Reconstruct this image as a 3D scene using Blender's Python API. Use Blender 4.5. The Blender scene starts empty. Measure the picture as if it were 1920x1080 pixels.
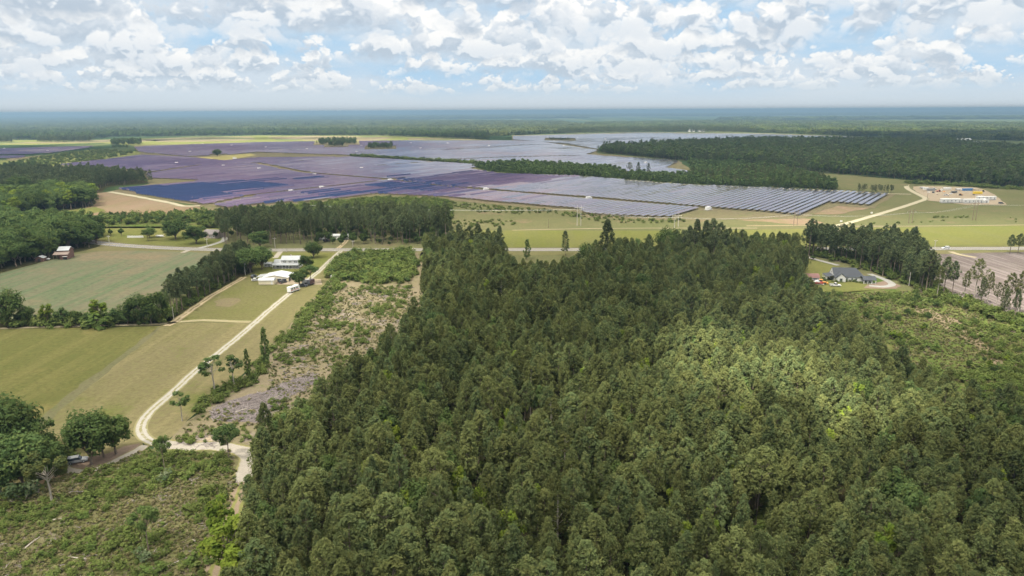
import bpy, bmesh, math, random
import numpy as np
from mathutils import Vector, Matrix, noise as mnoise
from mathutils.geometry import tessellate_polygon

random.seed(7)
RNG = np.random.default_rng(7)
sc = bpy.context.scene
C = sc.collection
rad = math.radians

# ------------------------------------------------------------------ camera
CAM_H = 90.0
PITCH = math.atan((540 - 207) / 1280.0)
ROLL = rad(0.3)
_f = np.array([0, math.cos(PITCH), -math.sin(PITCH)])
_r0 = np.array([1.0, 0, 0])
_u0 = np.cross(_r0, _f)
_R = math.cos(ROLL) * _r0 - math.sin(ROLL) * _u0
_U = math.cos(ROLL) * _u0 + math.sin(ROLL) * _r0
cam_data = bpy.data.cameras.new('camera')
cam = bpy.data.objects.new('camera', cam_data)
C.objects.link(cam)
cam_data.sensor_width = 36.0
cam_data.lens = 24.0
cam_data.clip_start = 0.5
cam_data.clip_end = 150000.0
m3 = Matrix(((_R[0], _U[0], -_f[0]), (_R[1], _U[1], -_f[1]), (_R[2], _U[2], -_f[2])))
cam.matrix_world = Matrix.Translation((0, 0, CAM_H)) @ m3.to_4x4()
sc.camera = cam

# ------------------------------------------------------------------ sky, sun, exposure
SUN_EL, SUN_AZ = rad(60), rad(217)         # azimuth clockwise from +Y (the view direction)
SUN_DIR = Vector((math.sin(SUN_AZ) * math.cos(SUN_EL), math.cos(SUN_AZ) * math.cos(SUN_EL), math.sin(SUN_EL)))
EXPOSURE = 2.05
SUN_STRENGTH = 4.9
SKY_STRENGTH = 0.10
CLOUD_LIT, CLOUD_MID, CLOUD_DARK = (0.93, 0.885, 0.83), (0.58, 0.62, 0.67), (0.32, 0.39, 0.48)
HORIZON = (0.50, 0.57, 0.62)
CLOUD_VEIL = (0.53, 0.59, 0.65)
CLOUD_SEED = 3.0
HAZE_DENSITY = 0.00022
CLOUD_FADE = 0.30
CLOUD_RANKS = ((0.028, 0.026, 9.0, 0.41), (0.038, 0.040, 7.0, 0.38), (0.053, 0.056, 5.4, 0.37), (0.074, 0.076, 4.4, 0.37), (0.102, 0.100, 3.7, 0.38), (0.140, 0.13, 3.2, 0.38), (0.200, 0.18, 2.6, 0.42))
CLOUD_LAYERS = ((7.5, 19.0, (4.3, 4.1, 0.2), 0.51, 0.05, 4), (5.0, 13.0, (3.1, 12.4, 1.6), 0.53, 0.05, 4))

sun_data = bpy.data.lights.new('sun', 'SUN')
sun_data.energy = SUN_STRENGTH
sun_data.angle = rad(0.5)
sun_data.color = (1.0, 0.93, 0.80)
sun = bpy.data.objects.new('sun', sun_data)
C.objects.link(sun)
sun.rotation_euler = SUN_DIR.to_track_quat('Z', 'Y').to_euler()
sun.location = (0, 0, 400)


class NT:
    """tiny helper round a node tree"""
    def __init__(s, tree):
        s.t = tree

    def n(s, typ, **kw):
        nd = s.t.nodes.new(typ)
        ins = kw.pop('ins', {})
        for k, v in kw.items():
            setattr(nd, k, v)
        for k, v in ins.items():
            s.put(nd.inputs[k], v)
        return nd

    def put(s, sock, v):
        if isinstance(v, bpy.types.NodeSocket):
            s.t.links.new(v, sock)
        elif isinstance(v, bpy.types.Node):
            s.t.links.new(v.outputs[0], sock)
        else:
            if sock.type == 'RGBA' and len(v) == 3:
                v = (*v, 1)
            sock.default_value = v

    def math(s, op, a, b=0.0, c=None, clamp=False):
        nd = s.n('ShaderNodeMath', operation=op, use_clamp=clamp)
        s.put(nd.inputs[0], a)
        s.put(nd.inputs[1], b)
        if c is not None:
            s.put(nd.inputs[2], c)
        return nd.outputs[0]

    def vmath(s, op, a, b=(0, 0, 0)):
        nd = s.n('ShaderNodeVectorMath', operation=op)
        s.put(nd.inputs[0], a)
        s.put(nd.inputs[1], b)
        return nd.outputs[0]

    def noise(s, vec, scale, detail=4, rough=0.55, dist=0.0):
        nd = s.n('ShaderNodeTexNoise', ins={'Vector': vec, 'Scale': scale, 'Detail': detail, 'Roughness': rough, 'Distortion': dist})
        return nd.outputs[0]

    def ramp(s, fac, lo, hi, a=0.0, b=1.0, smooth=True):
        nd = s.n('ShaderNodeMapRange', interpolation_type='SMOOTHSTEP' if smooth else 'LINEAR',
                 ins={'Value': fac, 'From Min': lo, 'From Max': hi, 'To Min': a, 'To Max': b})
        return nd.outputs[0]

    def mix(s, fac, a, b, blend='MIX'):
        nd = s.n('ShaderNodeMix', data_type='RGBA', blend_type=blend)
        s.put(nd.inputs[0], fac)
        s.put(nd.inputs[6], a)
        s.put(nd.inputs[7], b)
        return nd.outputs[2]


world = bpy.data.worlds.new('World')
sc.world = world
world.use_nodes = True
wt = world.node_tree
wt.nodes.clear()
W = NT(wt)
sky = W.n('ShaderNodeTexSky', sky_type='NISHITA', sun_disc=False, sun_elevation=SUN_EL, sun_rotation=SUN_AZ)
sky.altitude = 100
sky.air_density = 1.0
sky.dust_density = 1.2
sky.ozone_density = 1.2
tc = W.n('ShaderNodeTexCoord')
dirv = W.vmath('NORMALIZE', tc.outputs['Generated'])
sep = W.n('ShaderNodeSeparateXYZ', ins={0: dirv})
dz = sep.outputs[2]


def cloud_density(p, detail):
    """heaps of vapour: a slow field for where clouds stand, knobbly cells for their cauliflower heads"""
    d = W.noise(p, 1.0, 1.5, 0.5)
    k, f = 0.40, 2.6
    for i in range(detail):
        q = W.vmath('ADD', p, (3.7 * i, 1.9 * i, 5.3 * i))
        d = W.math('ADD', d, W.math('MULTIPLY', W.math('SUBTRACT', W.math('ABSOLUTE', W.math('SUBTRACT', W.noise(q, f, 0, 0.5), 0.5)), 0.11), k))
        k, f = k * 0.55, f * 2.1
    return d


def cloud_layer(sx, sz, off, thr, soft, detail):
    """(mask, lit, depth) of one layer of cumulus over directions, flattened towards the horizon"""
    sc_ = W.vmath('MULTIPLY', dirv, (sx, sx, sz))
    p = W.vmath('ADD', sc_, off)
    wob = W.n('ShaderNodeTexNoise', ins={'Vector': p, 'Scale': 2.2, 'Detail': 3, 'Roughness': 0.6}).outputs[1]
    p = W.vmath('ADD', p, W.vmath('MULTIPLY', W.vmath('SUBTRACT', wob, (0.5, 0.5, 0.5)), (0.34, 0.34, 0.34)))
    n0 = cloud_density(p, detail)
    n1 = cloud_density(W.vmath('ADD', p, (0.06, 0.0, 0.15)), 3)
    n2 = cloud_density(W.vmath('ADD', p, (0.15, 0.0, 0.50)), 1)
    mask = W.ramp(n0, thr, thr + soft)
    lit = W.math('ADD', W.math('MULTIPLY', W.math('SUBTRACT', n0, n1), 0.9), W.math('MULTIPLY', W.math('SUBTRACT', n0, n2), 0.7))
    lit = W.ramp(lit, -0.13, 0.13)
    dens = W.ramp(n0, thr + 0.02, thr + 0.22)
    return mask, lit, dens


# base: clear sky, paler towards the horizon where the air is thick
sky_col = W.mix(1.0, sky.outputs[0], (0.30, 0.30, 0.31), 'MULTIPLY')
bg_scale = 0.325 / SKY_STRENGTH
BLUE = W.mix(0.9, sky_col, tuple(c * bg_scale for c in (0.24, 0.47, 0.70)))
col = BLUE
lit_c = tuple(c * bg_scale for c in CLOUD_LIT)
mid_c = tuple(c * bg_scale for c in CLOUD_MID)
dark_c = tuple(c * bg_scale for c in CLOUD_DARK)
hz_c = tuple(c * bg_scale for c in HORIZON)
veil = W.noise(W.vmath('MULTIPLY', dirv, (3.0, 3.0, 16.0)), 1.0, 4, 0.6)
col = W.mix(W.ramp(veil, 0.34, 0.62, 0.10, 0.88), col, tuple(c * bg_scale for c in CLOUD_VEIL))
for sx, sz, off, thr, soft, det in CLOUD_LAYERS:
    mask, lit, dens = cloud_layer(sx, sz, off, thr, soft, det)
    ccol = W.mix(lit, mid_c, lit_c)
    under = W.math('MULTIPLY', dens, W.math('SUBTRACT', 1.0, lit), clamp=True)
    ccol = W.mix(W.math('MULTIPLY', under, 0.8), ccol, dark_c)
    low = W.ramp(dz, 0.16, 0.24)
    col = W.mix(W.math('MULTIPLY', mask, low), col, ccol)


def billow(p, f, n, k=1.0):
    d = 0.0
    for i in range(n):
        q = W.vmath('ADD', p, (3.7 * i, 1.9 * i, 5.3 * i))
        t_ = W.math('MULTIPLY', W.math('SUBTRACT', W.math('ABSOLUTE', W.math('SUBTRACT', W.noise(q, f, 0, 0.5), 0.5)), 0.11), k)
        d = t_ if i == 0 else W.math('ADD', d, t_)
        k, f = k * 0.6, f * 2.15
    return d


# ranks of cumulus one behind the other: flat grey bases, heaped bright heads, smaller and lower with distance
for i, (base, hgt, fr, cover) in enumerate(CLOUD_RANKS):
    q = W.vmath('ADD', W.vmath('MULTIPLY', dirv, (1, 1, 1.35)), (0.37 * i, 0.21 * i + CLOUD_SEED, 0.0))
    flat = W.vmath('MULTIPLY', q, (fr, fr, fr * 0.35))
    env = W.noise(flat, 1.0, 2, 0.5)
    env2 = W.noise(flat, 2.9, 2, 0.5)
    top = W.ramp(W.math('ADD', W.math('MULTIPLY', env, 0.62), W.math('MULTIPLY', env2, 0.38)), cover, cover + 0.26, -0.2, 1.05, False)
    wob = W.n('ShaderNodeTexNoise', ins={'Vector': q, 'Scale': fr * 3.0, 'Detail': 3, 'Roughness': 0.6}).outputs[1]
    qq = W.vmath('ADD', q, W.vmath('MULTIPLY', W.vmath('SUBTRACT', wob, (0.5, 0.5, 0.5)), (0.11 / fr, 0.11 / fr, 0.11 / fr)))
    bl = billow(qq, fr * 3.3, 4, 1.5)
    bu = billow(W.vmath('ADD', qq, (0.02 / fr, 0, 0.09 / fr)), fr * 3.3, 3, 1.5)
    t_ = W.math('DIVIDE', W.math('SUBTRACT', dz, base), hgt)
    d_ = W.math('ADD', W.math('SUBTRACT', top, t_), bl)
    mask = W.math('MULTIPLY', W.ramp(d_, 0.0, 0.16), W.ramp(W.math('ADD', t_, W.math('MULTIPLY', bl, 0.5)), -0.22, 0.16))
    shade = W.math('ADD', W.ramp(W.math('SUBTRACT', bl, bu), -0.10, 0.13, 0.0, 0.55), W.ramp(t_, -0.05, 0.65, 0.0, 0.5))
    shade = W.math('ADD', shade, W.ramp(d_, 0.1, 0.5, 0.12, -0.08))
    ccol = W.mix(W.ramp(shade, 0.0, 0.42), dark_c, mid_c)
    ccol = W.mix(W.ramp(shade, 0.34, 0.78), ccol, lit_c)
    ccol = W.mix(CLOUD_FADE * (1 - i / (len(CLOUD_RANKS) - 1)) + 0.04, ccol, hz_c)
    col = W.mix(W.math('MULTIPLY', mask, 0.97), col, ccol)
hfac = W.ramp(dz, 0.0, 0.066, 1.0, 0.0)
hfac2 = W.ramp(dz, 0.03, 0.30, 0.30, 0.0)
col = W.mix(W.math('MAXIMUM', hfac, hfac2), col, hz_c)
bg = W.n('ShaderNodeBackground', ins={'Color': col, 'Strength': SKY_STRENGTH})
wout = W.n('ShaderNodeOutputWorld', ins={'Surface': bg.outputs[0]})
world.cycles.sampling_method = 'MANUAL'
world.cycles.sample_map_resolution = 1024

sc.view_settings.view_transform = 'Standard'
sc.view_settings.look = 'None'
sc.view_settings.exposure = EXPOSURE
sc.view_settings.gamma = 1.0
sc.view_settings.use_curve_mapping = False
sc.render.engine = 'CYCLES'
cy = sc.cycles
cy.max_bounces = 6
cy.diffuse_bounces = 3
cy.glossy_bounces = 2
cy.transmission_bounces = 3
cy.transparent_max_bounces = 16
cy.volume_bounces = 0
cy.use_denoising = True
try:
    cy.denoiser = 'OPENIMAGEDENOISE'
    cy.denoising_input_passes = 'RGB_ALBEDO_NORMAL'
    cy.denoising_prefilter = 'ACCURATE'
except Exception:
    pass
cy.sample_clamp_indirect = 4.0

# ------------------------------------------------------------------ helpers: pixels of a 1920 x 1080 view -> ground


def G(x, y):
    d = _f + (x - 960) / 1280.0 * _R - (y - 540) / 1280.0 * _U
    t = -CAM_H / d[2]
    return np.array([d[0] * t, d[1] * t])


def proj(x, y, z=0.0):
    v = np.array([x, y, z - CAM_H])
    k = v @ _f
    return 960 + 1280 * (v @ _R) / k, 540 - 1280 * (v @ _U) / k, k


def height_at(bx, by, ty):
    """how tall a thing is that stands at pixel (bx, by) and whose top shows at row ty"""
    g = G(bx, by)
    lo, hi = 0.0, 80.0
    for _ in range(40):
        mid = (lo + hi) / 2
        if proj(g[0], g[1], mid)[1] > ty:
            lo = mid
        else:
            hi = mid
    return lo


def GP(pts):
    return [G(*p) for p in pts]


def metres_per_px(x, y):
    g = G(x, y)
    return proj(g[0], g[1])[2] / 1280.0


def inside(P, poly):
    """points (n,2) in polygon"""
    poly = np.asarray(poly)
    x, y = P[:, 0], P[:, 1]
    r = np.zeros(len(P), bool)
    j = len(poly) - 1
    for i in range(len(poly)):
        xi, yi = poly[i]
        xj, yj = poly[j]
        c = ((yi > y) != (yj > y)) & (x < (xj - xi) * (y - yi) / (yj - yi + 1e-12) + xi)
        r ^= c
        j = i
    return r


def fill_points(poly, step, jit=0.42, rng=RNG):
    """jittered hexagonal fill of a world polygon"""
    poly = np.asarray(poly)
    lo, hi = poly.min(0), poly.max(0)
    xs = np.arange(lo[0], hi[0] + step, step)
    ys = np.arange(lo[1], hi[1] + step, step * 0.87)
    X, Y = np.meshgrid(xs, ys)
    X[1::2] += step / 2
    P = np.stack([X.ravel(), Y.ravel()], 1) + rng.uniform(-jit, jit, (X.size, 2)) * step
    return P[inside(P, poly)]


# ------------------------------------------------------------------ materials
MATS = {}


def new_mat(name):
    m = bpy.data.materials.new(name)
    m.use_nodes = True
    m.node_tree.nodes.clear()
    return m, NT(m.node_tree)


def out(nt, shader):
    nt.n('ShaderNodeOutputMaterial', ins={'Surface': shader})


GROUND_K = 0.74


def ground_mat(name, cols, scales=(0.02, 0.15, 0.9), stripes=None, rough=0.95, bump=0.3, spots=None, cut=(0.35, 0.65)):
    """soil / grass: three colours mixed by noise of three sizes; stripes = (azimuth, width, strength, colour)"""
    m, n = new_mat(name)
    pos = n.n('ShaderNodeNewGeometry').outputs['Position']
    a = n.noise(pos, scales[0], 5, 0.6)
    b = n.noise(pos, scales[1], 5, 0.65)
    c = n.noise(pos, scales[2], 3, 0.7)
    f1 = n.ramp(n.math('ADD', n.math('MULTIPLY', a, 0.6), n.math('MULTIPLY', b, 0.4)), *cut)
    col = n.mix(f1, cols[0], cols[1])
    f2 = n.ramp(n.math('ADD', n.math('MULTIPLY', b, 0.55), n.math('MULTIPLY', c, 0.45)), 0.5, 0.66)
    col = n.mix(f2, col, cols[2])
    if stripes:
        az, wid, strength, scol = stripes
        rot = n.n('ShaderNodeMapping', ins={'Vector': pos, 'Rotation': (0, 0, rad(az)), 'Scale': (1.0 / wid, 0.012 / wid * 4, 1)})
        s = n.noise(rot.outputs[0], 1.0, 4, 0.6, 0.15)
        s = n.ramp(s, 0.45, 0.62, 0, strength)
        col = n.mix(s, col, scol)
    if spots:
        sscale, lo, hi, scol = spots
        s = n.noise(n.vmath('ADD', pos, (331, 77, 0)), sscale, 6, 0.7)
        col = n.mix(n.ramp(s, lo, hi), col, scol)
    v = n.ramp(c, 0.2, 0.8, 0.70 * GROUND_K, 1.28 * GROUND_K, False)
    col = n.mix(1.0, col, n.n('ShaderNodeCombineColor', ins={0: v, 1: v, 2: v}).outputs[0], 'MULTIPLY')
    bs = n.n('ShaderNodeBsdfDiffuse', ins={'Color': col, 'Roughness': 0.6})
    if bump:
        bp = n.n('ShaderNodeBump', ins={'Strength': bump, 'Distance': 0.4, 'Height': c})
        n.put(bs.inputs['Normal'], bp.outputs[0])
    out(n, bs.outputs[0])
    return m


def plain(name, col, rough=0.6, metal=0.0, var=0.12, scale=1.5, spec=0.5):
    m, n = new_mat(name)
    pos = n.n('ShaderNodeTexCoord').outputs['Object']
    f = n.noise(pos, scale, 5, 0.65)
    v = n.ramp(f, 0.25, 0.75, 1 - var, 1 + var, False)
    c = n.mix(1.0, col, n.n('ShaderNodeCombineColor', ins={0: v, 1: v, 2: v}).outputs[0], 'MULTIPLY')
    b = n.n('ShaderNodeBsdfPrincipled', ins={'Base Color': c, 'Roughness': rough, 'Metallic': metal, 'Specular IOR Level': spec})
    out(n, b.outputs[0])
    return m


def ribbed(name, col, axis='X', pitch=0.4, rough=0.45, metal=0.0):
    m, n = new_mat(name)
    tcx = n.n('ShaderNodeTexCoord').outputs['Object']
    w = n.n('ShaderNodeTexWave', wave_type='BANDS', bands_direction=axis, ins={'Vector': tcx, 'Scale': 0.314 / pitch, 'Distortion': 0.0})
    f = n.noise(tcx, 0.7, 5, 0.65)
    v = n.ramp(f, 0.25, 0.75, 0.86, 1.08, False)
    c = n.mix(1.0, col, n.n('ShaderNodeCombineColor', ins={0: v, 1: v, 2: v}).outputs[0], 'MULTIPLY')
    bp = n.n('ShaderNodeBump', ins={'Strength': 0.5, 'Distance': 0.05, 'Height': w.outputs[1]})
    b = n.n('ShaderNodeBsdfPrincipled', ins={'Base Color': c, 'Roughness': rough, 'Metallic': metal, 'Normal': bp.outputs[0]})
    out(n, b.outputs[0])
    return m


def leaf_mat(name, c0, c1, tip=None, var=0.25, trans=0.44, hue=None):
    """foliage: colour from each plant's own random number (c0 to c1) and clumps of younger leaves (tip)"""
    m, n = new_mat(name)
    oi = n.n('ShaderNodeObjectInfo')
    pos = n.n('ShaderNodeTexCoord').outputs['Object']
    rnd = oi.outputs['Random']
    col = n.mix(rnd, c0, c1)
    if tip:
        q = n.vmath('ADD', pos, n.vmath('MULTIPLY', n.n('ShaderNodeCombineXYZ', ins={0: rnd, 1: rnd, 2: rnd}).outputs[0], (97, 53, 31)))
        f = n.noise(q, 0.55, 3, 0.6)
        col = n.mix(n.ramp(f, 0.46, 0.66, 0, 0.8), col, tip)
    r2 = n.math('FRACT', n.math('MULTIPLY', rnd, 17.31))
    v = n.ramp(r2, 0, 1, 1 - var, 1 + var, False)
    col = n.mix(1.0, col, n.n('ShaderNodeCombineColor', ins={0: v, 1: v, 2: v}).outputs[0], 'MULTIPLY')
    d = n.n('ShaderNodeBsdfDiffuse', ins={'Color': col})
    t = n.n('ShaderNodeBsdfTranslucent', ins={'Color': col})
    mx = n.n('ShaderNodeMixShader', ins={0: trans, 1: d.outputs[0], 2: t.outputs[0]})
    out(n, mx.outputs[0])
    return m


# ------------------------------------------------------------------ object helpers
def link(o, parent=None):
    C.objects.link(o)
    if parent is not None:
        o.parent = parent
    return o


def tag(o, label=None, cat=None, group=None, kind=None):
    if label:
        o['label'] = label
    if cat:
        o['category'] = cat
    if group:
        o['group'] = group
    if kind:
        o['kind'] = kind
    return o


def thing(name, label, cat, loc=(0, 0, 0), rotz=0.0, group=None):
    o = bpy.data.objects.new(name, None)
    o.empty_display_size = 1
    C.objects.link(o)
    o.location = loc
    o.rotation_euler = (0, 0, rotz)
    return tag(o, label, cat, group)


def mesh_np(name, V, F, mats=(), mi=None, smooth=False):
    """V (n,3), F: array (m,3|4)"""
    me = bpy.data.meshes.new(name)
    V = np.asarray(V, dtype=np.float32)
    F = np.asarray(F, dtype=np.int32)
    k = F.shape[1]
    me.vertices.add(len(V))
    me.vertices.foreach_set('co', V.ravel())
    me.loops.add(F.size)
    me.loops.foreach_set('vertex_index', F.ravel())
    me.polygons.add(len(F))
    me.polygons.foreach_set('loop_start', np.arange(0, F.size, k, dtype=np.int32))
    try:
        me.polygons.foreach_set('loop_total', np.full(len(F), k, dtype=np.int32))
    except Exception:
        pass
    if mi is not None:
        me.polygons.foreach_set('material_index', np.asarray(mi, dtype=np.int32))
    me.polygons.foreach_set('use_smooth', np.full(len(F), bool(smooth), dtype=bool))
    me.update(calc_edges=True)
    me.validate()
    for m in mats:
        me.materials.append(m)
    return me


def obj(name, me, parent=None):
    return link(bpy.data.objects.new(name, me), parent)


def from_bm(name, bm, mat, parent=None, smooth=False):
    me = bpy.data.meshes.new(name)
    bmesh.ops.recalc_face_normals(bm, faces=bm.faces)
    bm.to_mesh(me)
    bm.free()
    for m in (mat if isinstance(mat, (list, tuple)) else [mat]):
        me.materials.append(m)
    if smooth:
        for p in me.polygons:
            p.use_smooth = True
    return obj(name, me, parent)


def add_box(bm, x0, x1, y0, y1, z0, z1):
    r = bmesh.ops.create_cube(bm, size=1.0)
    for v in r['verts']:
        v.co = ((x0 + x1) / 2 + v.co.x * (x1 - x0), (y0 + y1) / 2 + v.co.y * (y1 - y0), (z0 + z1) / 2 + v.co.z * (z1 - z0))
    return r['verts']


def box(name, dims, mat, parent=None, bevel=0.0):
    bm = bmesh.new()
    add_box(bm, *dims)
    if bevel:
        bmesh.ops.bevel(bm, geom=bm.edges[:], offset=bevel, segments=2, affect='EDGES', profile=0.5)
    return from_bm(name, bm, mat, parent)


def add_prism(bm, pts, a0, a1, axis='X'):
    """extrude a polygon (two coordinates) along an axis"""
    def mk(a, p):
        return (a, p[0], p[1]) if axis == 'X' else (p[0], a, p[1]) if axis == 'Y' else (p[0], p[1], a)
    A = [bm.verts.new(mk(a0, p)) for p in pts]
    B = [bm.verts.new(mk(a1, p)) for p in pts]
    bm.faces.new(A[::-1])
    bm.faces.new(B)
    k = len(pts)
    for i in range(k):
        bm.faces.new((A[i], A[(i + 1) % k], B[(i + 1) % k], B[i]))


def prism(name, pts, a0, a1, axis, mat, parent=None, bevel=0.0):
    bm = bmesh.new()
    add_prism(bm, pts, a0, a1, axis)
    if bevel:
        bmesh.ops.bevel(bm, geom=bm.edges[:], offset=bevel, segments=2, affect='EDGES', profile=0.5)
    return from_bm(name, bm, mat, parent)


def gable_roof(name, x0, x1, y0, y1, ze, zr, mat, parent, axis='X', t=0.18, over=0.4):
    """pitched roof slab: ridge along axis, eaves at ze, ridge at zr"""
    bm = bmesh.new()
    if axis == 'X':
        c = (y0 + y1) / 2
        h = (y1 - y0) / 2
        k = over * (zr - ze) / h
        pts = [(y0 - over, ze - k), (c, zr), (y1 + over, ze - k), (y1 + over, ze - k + t), (c, zr + t), (y0 - over, ze - k + t)]
        add_prism(bm, pts, x0 - over, x1 + over, 'X')
    else:
        c = (x0 + x1) / 2
        h = (x1 - x0) / 2
        k = over * (zr - ze) / h
        pts = [(x0 - over, ze - k), (c, zr), (x1 + over, ze - k), (x1 + over, ze - k + t), (c, zr + t), (x0 - over, ze - k + t)]
        add_prism(bm, pts, y0 - over, y1 + over, 'Y')
    return from_bm(name, bm, mat, parent)


def gable_wall(name, x0, x1, y0, y1, z0, ze, zr, mat, parent, axis='X'):
    """walls with gable ends under such a roof"""
    bm = bmesh.new()
    if axis == 'X':
        c = (y0 + y1) / 2
        add_prism(bm, [(y0, z0), (y1, z0), (y1, ze), (c, zr - 0.02), (y0, ze)], x0, x1, 'X')
    else:
        c = (x0 + x1) / 2
        add_prism(bm, [(x0, z0), (x1, z0), (x1, ze), (c, zr - 0.02), (x0, ze)], y0, y1, 'Y')
    return from_bm(name, bm, mat, parent)


def add_tube(bm, p0, p1, r0, r1=None, seg=8):
    r1 = r0 if r1 is None else r1
    p0, p1 = Vector(p0), Vector(p1)
    q = (p1 - p0).to_track_quat('Z', 'Y')
    A, B = [], []
    for i in range(seg):
        a = 2 * math.pi * i / seg
        u = q @ Vector((math.cos(a), math.sin(a), 0))
        A.append(bm.verts.new(p0 + u * r0))
        B.append(bm.verts.new(p1 + u * r1))
    for i in range(seg):
        bm.faces.new((A[i], A[(i + 1) % seg], B[(i + 1) % seg], B[i]))
    bm.faces.new(A[::-1])
    bm.faces.new(B)


def tube(name, p0, p1, r0, r1, mat, parent=None, seg=8):
    bm = bmesh.new()
    add_tube(bm, p0, p1, r0, r1, seg)
    return from_bm(name, bm, mat, parent, smooth=False)


def roughen(poly, step, amp, seed=0):
    """subdivide a world polygon's edges and wobble them so that borders of fields are not ruled lines"""
    res = []
    k = len(poly)
    for i in range(k):
        a, b = np.asarray(poly[i]), np.asarray(poly[(i + 1) % k])
        L = np.hypot(*(b - a))
        m = max(1, min(160, int(L / step)))
        nrm = np.array([-(b - a)[1], (b - a)[0]]) / max(L, 1e-6)
        for j in range(m):
            t = j / m
            p = a + (b - a) * t
            w = (mnoise.noise(Vector((p[0] / (step * 2.5), p[1] / (step * 2.5), seed))) +
                 0.5 * mnoise.noise(Vector((p[0] / step, p[1] / step, seed + 9)))) * amp
            if j == 0:
                w *= 0.5
            res.append(p + nrm * w)
    return res


def sheet(name, px, mat, z, step=6.0, amp=1.5, world_pts=None, kind='structure'):
    """a field: a flat sheet at height z bounded by a polygon"""
    poly = world_pts if world_pts is not None else GP(px)
    if amp:
        poly = roughen(poly, step, amp, len(name))
    tri = tessellate_polygon([[Vector((p[0], p[1], 0)) for p in poly]])
    me = bpy.data.meshes.new(name)
    me.from_pydata([(p[0], p[1], z) for p in poly], [], [tuple(t) for t in tri])
    me.update()
    bm = bmesh.new()
    bm.from_mesh(me)
    for f in bm.faces:
        if f.normal.z < 0:
            f.normal_flip()
    bm.to_mesh(me)
    bm.free()
    me.materials.append(mat)
    o = obj(name, me)
    o['kind'] = kind
    return o


def smooth_line(P, step):
    """Catmull-Rom through world points, resampled"""
    P = [np.asarray(p, float) for p in P]
    Q = [2 * P[0] - P[1]] + P + [2 * P[-1] - P[-2]]
    res = []
    for i in range(1, len(Q) - 2):
        L = np.hypot(*(Q[i + 1] - Q[i]))
        m = max(2, int(L / step))
        for j in range(m):
            t = j / m
            res.append(0.5 * ((2 * Q[i]) + (-Q[i - 1] + Q[i + 1]) * t + (2 * Q[i - 1] - 5 * Q[i] + 4 * Q[i + 1] - Q[i + 2]) * t * t
                              + (-Q[i - 1] + 3 * Q[i] - 3 * Q[i + 1] + Q[i + 2]) * t ** 3))
    res.append(P[-1])
    return np.array(res)


def strip(name, line, width, mat, z, wob=0.0, kind='structure', parent=None, offset=0.0, nu=1):
    """a ribbon of ground along a world line; UV: u across 0..1, v metres along"""
    line = np.asarray(line)
    T = np.gradient(line, axis=0)
    T /= np.linalg.norm(T, axis=1)[:, None] + 1e-9
    N = np.stack([-T[:, 1], T[:, 0]], 1)
    V, F, UV = [], [], []
    s = 0.0
    w = np.broadcast_to(np.asarray(width, float), (len(line),))
    for i, p in enumerate(line):
        if i:
            s += np.hypot(*(line[i] - line[i - 1]))
        for u in (0.0, 1.0):
            e = mnoise.noise(Vector((p[0] * 0.15, p[1] * 0.15, u * 7))) * wob
            q = p + N[i] * ((0.5 - u) * (w[i] + e) + offset)
            V.append((q[0], q[1], z))
            UV.append((u, s))
    for i in range(len(line) - 1):
        F.append((2 * i, 2 * i + 1, 2 * i + 3, 2 * i + 2))
    me = bpy.data.meshes.new(name)
    me.from_pydata(V, [], F)
    uvl = me.uv_layers.new(name='UVMap')
    for poly in me.polygons:
        for li in poly.loop_indices:
            uvl.data[li].uv = UV[me.loops[li].vertex_index]
    me.update()
    bm = bmesh.new()
    bm.from_mesh(me)
    for f in bm.faces:
        if f.normal.z < 0:
            f.normal_flip()
    bm.to_mesh(me)
    bm.free()
    me.materials.append(mat)
    o = obj(name, me, parent)
    if parent is None and kind:
        o['kind'] = kind
    return o

# ================================================================== THE GROUND
M_far = ground_mat('far_land', ((0.030, 0.055, 0.028), (0.060, 0.090, 0.035), (0.045, 0.075, 0.03)), (0.0009, 0.004, 0.02), bump=0,
                   stripes=(3, 260.0, 0.75, (0.13, 0.15, 0.06)))
M_meadow = ground_mat('meadow', ((0.122, 0.130, 0.056), (0.160, 0.146, 0.076), (0.098, 0.118, 0.046)), (0.012, 0.06, 0.5),
                      spots=(0.03, 0.56, 0.68, (0.19, 0.15, 0.09)))
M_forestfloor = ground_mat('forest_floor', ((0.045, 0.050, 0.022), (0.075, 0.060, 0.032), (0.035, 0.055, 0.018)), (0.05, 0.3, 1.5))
M_brightfield = ground_mat('bright_field', ((0.140, 0.152, 0.042), (0.172, 0.166, 0.058), (0.126, 0.142, 0.042)), (0.012, 0.05, 0.5),
                           stripes=(0, 9.0, 0.45, (0.155, 0.155, 0.065)))
M_plough = ground_mat('young_crop', ((0.142, 0.150, 0.090), (0.190, 0.170, 0.115), (0.124, 0.146, 0.080)), (0.010, 0.05, 0.4),
                      stripes=(58, 6.0, 0.7, (0.098, 0.148, 0.074)), spots=(0.011, 0.5, 0.64, (0.20, 0.165, 0.105)))
M_olive = ground_mat('olive_field', ((0.116, 0.122, 0.040), (0.142, 0.134, 0.050), (0.102, 0.114, 0.036)), (0.018, 0.08, 0.6), stripes=(82, 7.0, 0.55, (0.168, 0.156, 0.06)),
                     spots=(0.035, 0.54, 0.68, (0.175, 0.155, 0.06)))
M_mown = ground_mat('mown_grass', ((0.158, 0.148, 0.064), (0.188, 0.162, 0.088), (0.138, 0.140, 0.054)), (0.014, 0.08, 0.6),
                    stripes=(4, 6.5, 0.65, (0.215, 0.185, 0.095)), spots=(0.02, 0.56, 0.7, (0.125, 0.14, 0.04)))
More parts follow.
